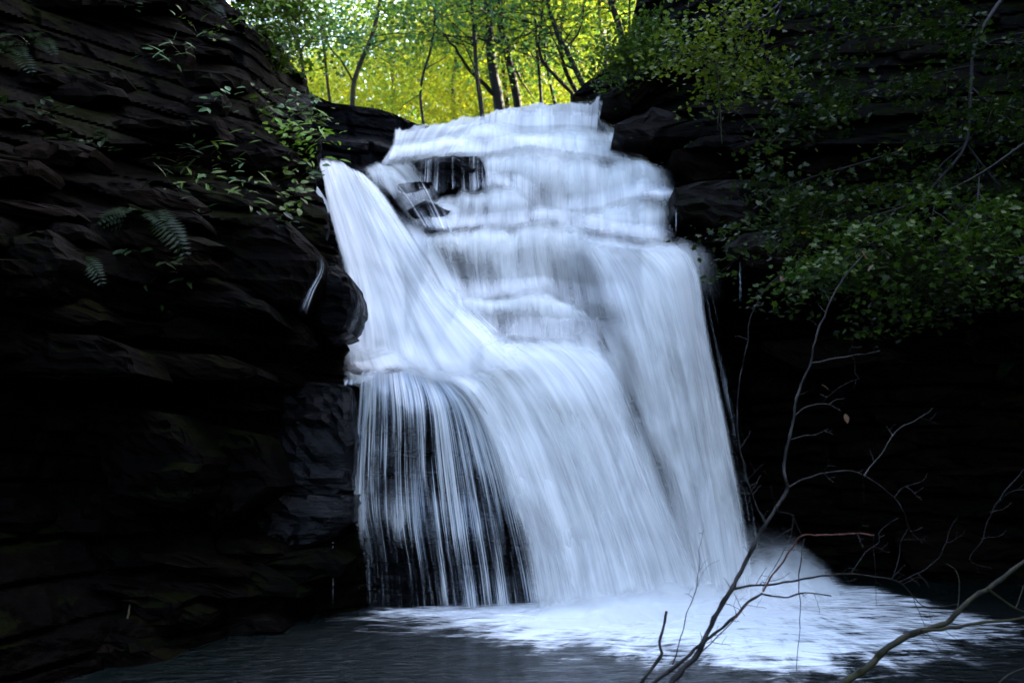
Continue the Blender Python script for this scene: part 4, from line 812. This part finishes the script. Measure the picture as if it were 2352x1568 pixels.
pl = [
    (448, 78, .45, 'oval', M_PLANT, 16, 'small bright green plant alone high on the left cliff'),
    (600, 30, .55, 'oval', M_BRIGHT, 18, 'yellow green plant at the top edge of the left cliff'),
    (575, 75, .5, 'oval', M_PLANT, 16, 'green plant spilling down just under the top edge of the left cliff'),
    (612, 115, .5, 'oval', M_FERN, 16, 'darker plant between the cliff top plants and the mossy knob'),
    (640, 150, .5, 'lance', M_PLANT, 22, 'grassy tuft on the rock knob that stands out against the forest'),
    (500, 248, .35, 'oval', M_PALE, 12, 'pale green plant under the rusty block on the left cliff'),
    (590, 250, .35, 'oval', M_PLANT, 10, 'little sprig right of the pale green plant'),
    (655, 318, .5, 'oval', M_BRIGHT, 18, 'bright broad leaved plant beside the head of the left chute'),
    (672, 352, .45, 'oval', M_BRIGHT, 16, 'yellow green plant with large round leaves over the left chute'),
    (700, 262, .4, 'oval', M_PALE, 14, 'pale flowering sprig on the rock shoulder above the left chute'),
    (742, 283, .4, 'oval', M_PLANT, 14, 'green plant on the shoulder nearest to the upper stream'),
    (752, 322, .35, 'lance', M_BRIGHT, 12, 'narrow leaved plant hanging above the head of the left chute'),
    (676, 408, .4, 'oval', M_PLANT, 14, 'leafy plant level with the head of the left chute'),
    (724, 404, .3, 'oval', M_PALE, 10, 'pale sprig touching the head of the left chute'),
    (668, 462, .3, 'oval', M_PLANT, 10, 'small sprig on the rock left of the chute'),
    (655, 500, .3, 'oval', M_PLANT, 10, 'lowest sprig on the rock left of the chute'),
    (530, 385, .5, 'lance', M_PLANT, 18, 'long narrow leaved tuft in the middle of the left cliff'),
    (470, 350, .4, 'lance', M_PLANT, 12, 'short narrow leaved tuft left of the long tuft'),
    (512, 412, .3, 'oval', M_PALE, 9, 'pale sprig below the long narrow leaved tuft'),
    (480, 462, .45, 'lance', M_PLANT, 16, 'green spiky plant on the ledge above the big slanted slab'),
    (548, 460, .45, 'lance', M_PLANT, 16, 'spiky plant right of its twin above the big slanted slab'),
    (418, 462, .4, 'lance', M_FERN, 14, 'dark spiky plant left of its twin above the big slanted slab'),
    (600, 495, .3, 'oval', M_FERN, 10, 'dark little plant on the upper edge of the big slanted slab'),
    (208, 345, .35, 'oval', M_FERN, 12, 'dark plant in a crack far left on the cliff'),
    (395, 365, .4, 'lance', M_FERN, 14, 'dark grassy tuft in the centre of the left cliff'),
    (130, 275, .3, 'oval', M_FERN, 12, 'dark sprig below the drooping fern at upper left'),
    (265, 25, .5, 'oval', M_FERN, 12, 'dark plant at the top margin of the left cliff'),
    (420, 140, .5, 'lance', M_PALE, 16, 'yellowish dry grass tuft on the rusty block'),
    (405, 660, .4, 'lance', M_FERN, 14, 'dull grass tuft on the ledge below the large fern'),
    (345, 610, .4, 'oval', M_FERN, 14, 'dull leafy plant right under the large fern'),
]
for i, (px, py, sz, kd, mt, nl, lb) in enumerate(pl): plant(px, py, sz, kd, mt, int(nl * (2.4 if px > 560 and px < 800 else 1.6)), lb, seed=i, lsz=.125 if kd == 'oval' else .19, droop=.3, spread=.6)
fn = [(330, 515, .62, M_FERN, 9, 'large drooping fern in the middle of the left cliff'), (70, 105, .5, M_FERN, 7, 'drooping fern high at the far left'), (10, 125, .5, M_FERN, 6, 'fern at the left margin of the cliff'),
      (470, 20, .4, M_FERN, 6, 'small fern at the top of the left cliff'), (150, 330, .35, M_FERN, 6, 'small fern left of the cliff centre'), (5, 250, .4, M_FERN, 6, 'fern at the left margin below the first one'), (170, 600, .4, M_FERN, 6, 'little fern on the mossy ledge at far left')]
for i, (px, py, sz, mt, nf, lb) in enumerate(fn): fern(px, py, sz, mt, nf, lb, seed=i)
rp = [(1965, 775, .5, M_FERN, 'dark fern on the overhang under the maple'), (2265, 762, .5, M_FERN, 'fern on the overhang at the far right'), (2330, 840, .45, M_FERN, 'lowest fern at the right margin'), (1600, 335, .3, M_FERN, 'tiny fern on the right bank ledge'), (1720, 340, .3, M_FERN, 'tiny fern beneath the thin hanging roots')]
for i, (px, py, sz, mt, lb) in enumerate(rp): fern(px, py, sz, mt, 7, lb, side=1, seed=20 + i)

# ------------------------------------------------------------------ overhanging maples on the right
def maple(name_label, limbs, Y, bark, lmat, seed, nobj, nclump, per, lsz, clump_r, trunk=None, extra=()):
    grp = 'maples overhanging from the right cliff' if limbs[0][0][0][0] > 1000 else None
    rg = np.random.default_rng(4000 + seed)
    first = catmull(limbs[0][0], 20); P0 = PX(first[0, 0], first[0, 1], Y + limbs[0][2])
    root = empty('maple_tree', tuple(P0), label=name_label, cat='tree', group=grp)
    nodes = []; tw = Acc()
    for k, (tr_, rpx, dy0, dy1) in enumerate(limbs):
        q = catmull(tr_, 26); yy = Y + np.linspace(dy0, dy1, 26); P = PX(q[:, 0], q[:, 1], yy)
        V, Q = tube(P, np.linspace(1, .3, 26) * rpx * Y / F, 6); mesh('trunk' if k == 0 else 'limb', local(root, V), Q, bark, root, True)
        for i in range(3 if k else 10, 26): nodes.append((P[i], (P[min(i + 1, 25)] - P[i - 1])))
    cen = []
    for k in range(nclump):
        p, d = nodes[int(rg.integers(0, len(nodes)))]; d = d / (np.linalg.norm(d) + 1e-9)
        dd = d * .6 + rg.normal(0, .75, 3) * [1, 1, .25]; dd /= np.linalg.norm(dd); ln = rg.uniform(.25, .95); t = np.linspace(0, 1, 6)[:, None]
        tp = p + dd * ln * t + np.array([0, 0, -.35]) * ln * t ** 2; V, Q = tube(tp, np.linspace(.006, .002, 6), 3); tw.add(V, Q); cen += [tp[-1], tp[4], tp[3]]
    tw.build('twig', bark, root)
    for e in extra: cen.append(PX(e[0], e[1], Y + rg.uniform(-.5, .3)))
    cen = np.array(cen); pts = clumps(cen, per, clump_r, rg, .22)
    o = LM_SHAPE
    pj = pts[rg.permutation(len(pts))]
    order = np.argsort(pj[:, 1] + rg.normal(0, .4, len(pj)))
    near = pj[order[:nobj]]; rest = pj[order[nobj:]]
    for p in near: leaf_obj('maple', lmat, root, p - np.array(root.location), lsz * rg.uniform(.75, 1.3), rg, .7)
    if seed == 2:
        for ax, ay in ((2068, 343), (2307, 381), (2090, 573), (2239, 563), (1846, 533), (2229, 633), (1876, 346), (1928, 428), (2140, 250)):
            leaf_obj('maple', M_YEL, root, PX(ax, ay, Y - .9) - np.array(root.location), .07, rg, .3)['label'] = 'yellowed leaf'
    V, Q = leaves(rest, lsz, rg, .6, o); ob = mesh('foliage', local(root, V), Q, lmat, root, False); ob['kind'] = 'stuff'
    return root
LM_SHAPE = np.array([(0, -.5, -.02), (.18, -.28, .03), (.46, -.30, .08), (.33, -.02, .05), (.5, .16, .08), (.16, .2, .02), (0, .55, -.03), (-.16, .2, .02), (-.5, .16, .08), (-.33, -.02, .05), (-.46, -.30, .08), (-.18, -.28, .03)])
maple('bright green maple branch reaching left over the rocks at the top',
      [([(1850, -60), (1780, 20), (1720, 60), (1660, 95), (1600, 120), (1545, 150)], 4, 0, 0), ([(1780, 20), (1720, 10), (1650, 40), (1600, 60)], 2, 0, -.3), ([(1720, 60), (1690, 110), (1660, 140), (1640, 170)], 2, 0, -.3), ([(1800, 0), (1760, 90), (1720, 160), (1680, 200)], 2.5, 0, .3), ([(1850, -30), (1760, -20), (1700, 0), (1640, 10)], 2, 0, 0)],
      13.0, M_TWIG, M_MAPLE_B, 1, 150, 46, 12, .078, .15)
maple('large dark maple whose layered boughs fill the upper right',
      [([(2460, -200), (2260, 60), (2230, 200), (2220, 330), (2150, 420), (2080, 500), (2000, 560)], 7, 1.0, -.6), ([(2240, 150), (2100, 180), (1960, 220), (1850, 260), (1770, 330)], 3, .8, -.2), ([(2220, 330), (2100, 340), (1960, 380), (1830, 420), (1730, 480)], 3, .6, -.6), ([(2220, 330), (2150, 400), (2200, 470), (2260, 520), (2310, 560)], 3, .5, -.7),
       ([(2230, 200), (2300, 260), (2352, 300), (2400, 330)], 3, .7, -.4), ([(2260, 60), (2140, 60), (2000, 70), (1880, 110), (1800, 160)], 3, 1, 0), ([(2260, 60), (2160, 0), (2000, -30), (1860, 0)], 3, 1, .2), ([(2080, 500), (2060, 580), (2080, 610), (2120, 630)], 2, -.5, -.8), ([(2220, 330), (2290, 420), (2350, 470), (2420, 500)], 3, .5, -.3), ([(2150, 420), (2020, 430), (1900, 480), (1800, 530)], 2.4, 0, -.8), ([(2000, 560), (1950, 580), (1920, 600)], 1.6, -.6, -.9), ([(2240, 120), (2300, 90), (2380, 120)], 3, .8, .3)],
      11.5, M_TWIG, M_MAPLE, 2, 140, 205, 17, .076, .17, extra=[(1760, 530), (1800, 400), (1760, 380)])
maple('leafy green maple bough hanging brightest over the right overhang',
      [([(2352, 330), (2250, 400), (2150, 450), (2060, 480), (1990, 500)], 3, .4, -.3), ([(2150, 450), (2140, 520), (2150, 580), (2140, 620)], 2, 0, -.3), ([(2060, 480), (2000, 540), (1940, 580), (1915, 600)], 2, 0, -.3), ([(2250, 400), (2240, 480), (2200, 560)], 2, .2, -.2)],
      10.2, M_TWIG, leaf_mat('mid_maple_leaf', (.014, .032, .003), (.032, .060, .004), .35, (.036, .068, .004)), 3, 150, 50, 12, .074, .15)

maple('leafy green tree overhanging the left cliff edge beside the gap',
      [([(470, -160), (540, -60), (590, 20), (630, 90), (665, 150)], 3, .4, -.2), ([(540, -60), (600, -30), (650, 10), (680, 50)], 2, .2, 0), ([(590, 20), (570, 70), (580, 120), (600, 160)], 1.6, 0, -.3), ([(470, -120), (520, -30), (545, 20), (560, 60)], 2, 0, -.2), ([(470, -160), (560, -60), (640, -20), (700, 10)], 2, .2, .4)],
      14.6, M_TWIG, M_PLANT, 5, 60, 64, 15, .085, .16)
# thin roots hanging from the right bank
def stick(name, parts, Y, mat, label, cat, seed=0, nt_=0, group=None, leaf=(), tmat=None, part='branch', tl=1.0):
    """parts: [(trace, r0, r1, y0, y1, material or None)] radii in photo px"""
    rg = np.random.default_rng(5000 + seed); q0 = parts[0][0][0]
    P0 = PX(q0[0], q0[1], Y + parts[0][3]); root = empty(name, tuple(P0), label=label, cat=cat, group=group); tw = Acc()
    for k, (tr_, a, b_, y0, y1, mt) in enumerate(parts):
        n = max(10, int(sum(math.dist(tr_[i], tr_[i + 1]) for i in range(len(tr_) - 1)) / 9)); q = catmull(tr_, n)
        q[:, 0] += (vn(np.arange(n) * .45, 0, 0, seed * 31 + k) - .5) * 3.5 * min(1, a); q[:, 1] += (vn(np.arange(n) * .45, 5, 0, seed * 31 + k) - .5) * 3
        yy = Y + np.linspace(y0, y1, n) + (vn(np.arange(n) * .3, 9, 0, seed + k) - .5) * .06
        P = PX(q[:, 0], q[:, 1], yy); rr = np.linspace(a, b_, n) * .84 * Y / F * (1 + .35 * (vn(np.arange(n) * .8, 2, 0, seed + k) - .5))
        V, Q = tube(P, rr, 7); mesh(part if k else 'main_stem', local(root, V), Q, mt or mat, root, True)
        for j in range(int(nt_ * n / 40)):                     # bare side twigs
            i = int(rg.integers(3, n)); sgn = rg.choice([-1, 1]); T = q[min(i + 1, n - 1)] - q[i - 1]; T /= np.linalg.norm(T) + 1e-9
            dirn = T * .6 + sgn * np.array([-T[1], T[0]]); ln = rg.uniform(12, 46) * tl; m = 7; t = np.linspace(0, 1, m)[:, None]
            c2 = q[i] + dirn * ln * t + np.array([0, 1]) * rg.normal(0, .35) * ln * t ** 2 + rg.normal(0, 1.2, (m, 2)) * t
            Pt = PX(c2[:, 0], c2[:, 1], yy[i] + rg.normal(0, .12) * t[:, 0]); V, Q = tube(Pt, np.linspace(.9, .45, m) * Y / F, 4); tw.add(V, Q)
            if rg.random() < .6:
                c3 = c2[3] + (dirn * -.2 + np.array([T[0], T[1]]) * 1.1) * ln * .6 * t + rg.normal(0, 1, (m, 2)) * t; Pt = PX(c3[:, 0], c3[:, 1], yy[i]); V, Q = tube(Pt, np.linspace(.6, .4, m) * Y / F, 3); tw.add(V, Q)
    if tw.n: ob = tw.build('twigs', tmat or mat, root); ob['kind'] = 'stuff'
    for (x, y, sz) in leaf:
        p = PX(x, y, Y + parts[0][4]); leaf_obj('oval', M_DRY, root, p - np.array(root.location), sz, rg, .1, (0.1, 0, -1))
    return root
stick('hanging_root', [([(1645, 140), (1650, 200), (1655, 260), (1660, 330)], 3.2, .8, 0, 0, None), ([(1652, 220), (1680, 245), (1720, 285), (1760, 330)], 1.1, .5, 0, 0, None), ([(1655, 240), (1650, 280), (1668, 310)], 1.0, .5, 0, 0, None), ([(1652, 215), (1648, 290), (1652, 300)], 1.2, .5, 0, 0, None)], 12.8, M_BARKG, 'thin pale stem hanging below the bright maple branch', 'root', 1)

# ------------------------------------------------------------------ dead branches in the foreground
T_ = lambda pts: [(1470 + .5023 * a, 781 + .5023 * b_) for a, b_ in pts]
stick('dead_branch', [
    ([(1480, 1740)] + T_([(130, 1600), (200, 1500), (260, 1440), (320, 1310), (420, 1135), (500, 980), (575, 840), (655, 720), (672, 670), (660, 560), (690, 430), (705, 330), (730, 220), (780, 100), (800, 0)]) + [(1898, 715), (1930, 650), (1965, 605), (1995, 578)], 8.2, 1.6, -.8, .5, None),
    (T_([(575, 840), (540, 770), (500, 670), (475, 560), (450, 460), (445, 340), (450, 230), (470, 110), (495, 0)]) + [(1722, 740), (1742, 690), (1770, 650), (1800, 625)], 2.2, .9, 0, .2, None),
    (T_([(670, 680), (740, 640), (830, 610), (905, 600), (960, 597), (1025, 620), (1100, 665), (1160, 720), (1210, 790), (1225, 850), (1290, 930)]), 2.6, .9, .1, .3, None),
    (T_([(1025, 620), (1060, 570), (1110, 510), (1150, 440), (1200, 395), (1270, 360), (1325, 325), (1340, 310)]), 1.8, .7, .2, .3, M_TWIGP),
    (T_([(1160, 720), (1195, 680), (1240, 660), (1300, 640), (1312, 610)]), 1.2, .5, .25, .3, None),
    (T_([(780, 105), (830, 95), (880, 85), (970, 70), (1040, 60), (1100, 50)]), 1.6, .5, .35, .5, M_TWIGP),
    (T_([(970, 72), (985, 100), (985, 150), (1005, 175), (960, 190), (880, 240), (830, 290)]), .9, .4, .4, .4, None),
    (T_([(705, 350), (750, 310), (800, 293), (860, 293), (920, 320)]), 1.7, .5, .3, .4, M_TWIGP),
    (T_([(690, 455), (750, 435), (800, 435), (860, 405)]), 1.0, .4, .3, .4, M_TWIGP),
    (T_([(420, 1140), (520, 1120), (640, 1110), (800, 1080), (870, 1072), (970, 1065), (1080, 1080), (1180, 1105), (1250, 1170), (1310, 1220), (1450, 1210)]), 3.4, 1.0, -.1, .2, None),
    (T_([(1180, 1105), (1280, 1060), (1370, 990), (1400, 920), (1420, 860), (1455, 808)]), 1.5, .6, .1, .2, None),
    (T_([(970, 1062), (1030, 970), (1090, 925), (1095, 870), (1180, 810)]), 1.5, .6, .1, .2, None),
    (T_([(1155, 1090), (1185, 1000), (1190, 930), (1222, 860)]), 1.1, .6, .1, .2, None),
    (T_([(1250, 1170), (1290, 1280), (1310, 1310)]), 1.0, .5, .1, .2, None)],
    6.2, M_TWIG, 'tall bare dark branch arching up in front of the waterfall foot', 'branch', 11, 5.5, leaf=[(1895, 888, .07), (1944, 960, .07), (1795, 640, .05), (1968, 590, .08), (2000, 615, .07), (1985, 585, .07)])
stick('dead_branch', [
    ([(1330, 1740)] + T_([(60, 1568), (150, 1500), (220, 1440), (290, 1380), (380, 1310), (450, 1245), (500, 1190), (560, 1155)]), 6.5, 3.2, -.5, 0, None),
    (T_([(560, 1150), (600, 1080), (660, 1000), (700, 940), (745, 893), (870, 890), (960, 883), (1068, 888)]), 2.8, 1.6, 0, 0, M_TWIGR),
    (T_([(560, 1157), (610, 1168), (670, 1177), (720, 1160), (770, 1155), (875, 1170)]), 2.8, 1.6, 0, -.05, None),
    (T_([(745, 893), (720, 860), (700, 800), (670, 790), (630, 783)]), 1.0, .5, 0, 0, None),
    (T_([(700, 800), (690, 880), (655, 970), (600, 1060), (560, 1140)]), 1.1, .9, 0, 0, None),
    (T_([(1068, 888), (1068, 960), (1075, 1060), (1080, 1180), (1085, 1220)]), .8, .5, 0, 0, None),
    (T_([(230, 1470), (290, 1420), (360, 1350), (440, 1265), (500, 1195)]), 2.0, 1.2, -.2, -.1, M_TWIGR)],
    6.0, M_TWIG, 'reddish broken branch crossing low in front of the tall one', 'branch', 12, 5.0)
stick('dead_branch', [
    ([(1880, 1640)] + T_([(930, 1568), (1050, 1490), (1100, 1430), (1180, 1375), (1290, 1325), (1400, 1290), (1460, 1230), (1520, 1175), (1590, 1135), (1680, 1070), (1756, 1010)]) + [(2430, 1235)], 11, 5.0, 0, .3, None),
    (T_([(1290, 1328), (1420, 1315), (1560, 1290), (1700, 1280), (1756, 1268), (1830, 1260)]), 5.5, 3.4, 0, .2, None),
    (T_([(1590, 1138), (1650, 1180), (1720, 1225), (1756, 1240), (1830, 1260)]), 3.4, 2.4, 0, .2, None),
    (T_([(1720, 1225), (1735, 1180), (1756, 1120)]), 1.2, .8, 0, .2, None),
    (T_([(1455, 1230), (1460, 1150), (1450, 1060), (1400, 1022)]), .9, .6, 0, .2, None),
    (T_([(1300, 1320), (1360, 1400), (1430, 1500), (1500, 1568)]), .7, .6, 0, .2, None),
    (T_([(1400, 1330), (1480, 1390), (1560, 1470), (1640, 1560)]), .8, .6, 0, .2, None)],
    5.8, M_TWIGM, 'thick mossy forked branch entering at the lower right', 'branch', 13, .8)
stick('dead_branch', [([(1440, 1640)] + T_([(10, 1568), (60, 1490), (98, 1440), (90, 1400), (96, 1350), (105, 1310), (122, 1240)]), 5.5, 3.6, -.2, .1, None)], 6.0, M_TWIG, 'short snapped stub leaning at the left of the dead branches', 'branch', 14, 0)
stick('dead_branch', [(T_([(150, 1480), (185, 1370), (210, 1260), (250, 1160), (270, 1050), (272, 950), (292, 868)]), 1.8, .6, 0, .1, None), (T_([(250, 1160), (275, 1080), (320, 1025), (360, 1005)]), .8, .4, 0, .1, None), (T_([(272, 1050), (300, 1010), (310, 1000)]), .7, .4, 0, .1, None)], 6.0, M_TWIG, 'thin twiggy shoot standing upright right of the snapped stub', 'branch', 15, 3.0, tl=.6)
stick('dead_branch', [(T_([(750, 905), (738, 990), (728, 1050), (724, 1130), (734, 1210), (728, 1330), (722, 1440), (715, 1520)]), 1.8, .8, 0, 0, None)], 6.1, M_TWIG, 'slender dark twig hanging straight down over the foam', 'branch', 16, 1.0)
stick('dead_branch', [([(2420, 1040)] + T_([(1756, 590), (1740, 610), (1650, 720), (1590, 830), (1560, 920), (1505, 1000), (1560, 1030), (1610, 1045)]), 2.0, .7, 0, .1, None), (T_([(1756, 680), (1680, 700), (1640, 740)]), 1.1, .6, 0, .1, None), (T_([(1560, 905), (1640, 895), (1680, 865)]), 1.0, .5, 0, .1, None), (T_([(1600, 790), (1660, 770), (1700, 740)]), 1.0, .5, 0, .1, None)], 6.6, M_TWIG, 'faint bare twigs hanging before the dark rock at the right margin', 'branch', 17, 3.0)
stick('dead_branch', [(T_([(1600, 1620), (1640, 1568), (1690, 1528), (1756, 1500), (1800, 1480)]), 3.2, 1.6, 0, 0, None)], 5.6, M_TWIG, 'dark twig crossing the bottom right corner', 'branch', 18, .5)
stick('dead_branch', [([(258, 1510), (275, 1470), (292, 1420), (305, 1350)], 4.2, 2.6, -.2, .2, None)], 9.7, M_TWIGM, 'brown stick leaning on the dark rocks at lower left', 'branch', 19, 0)
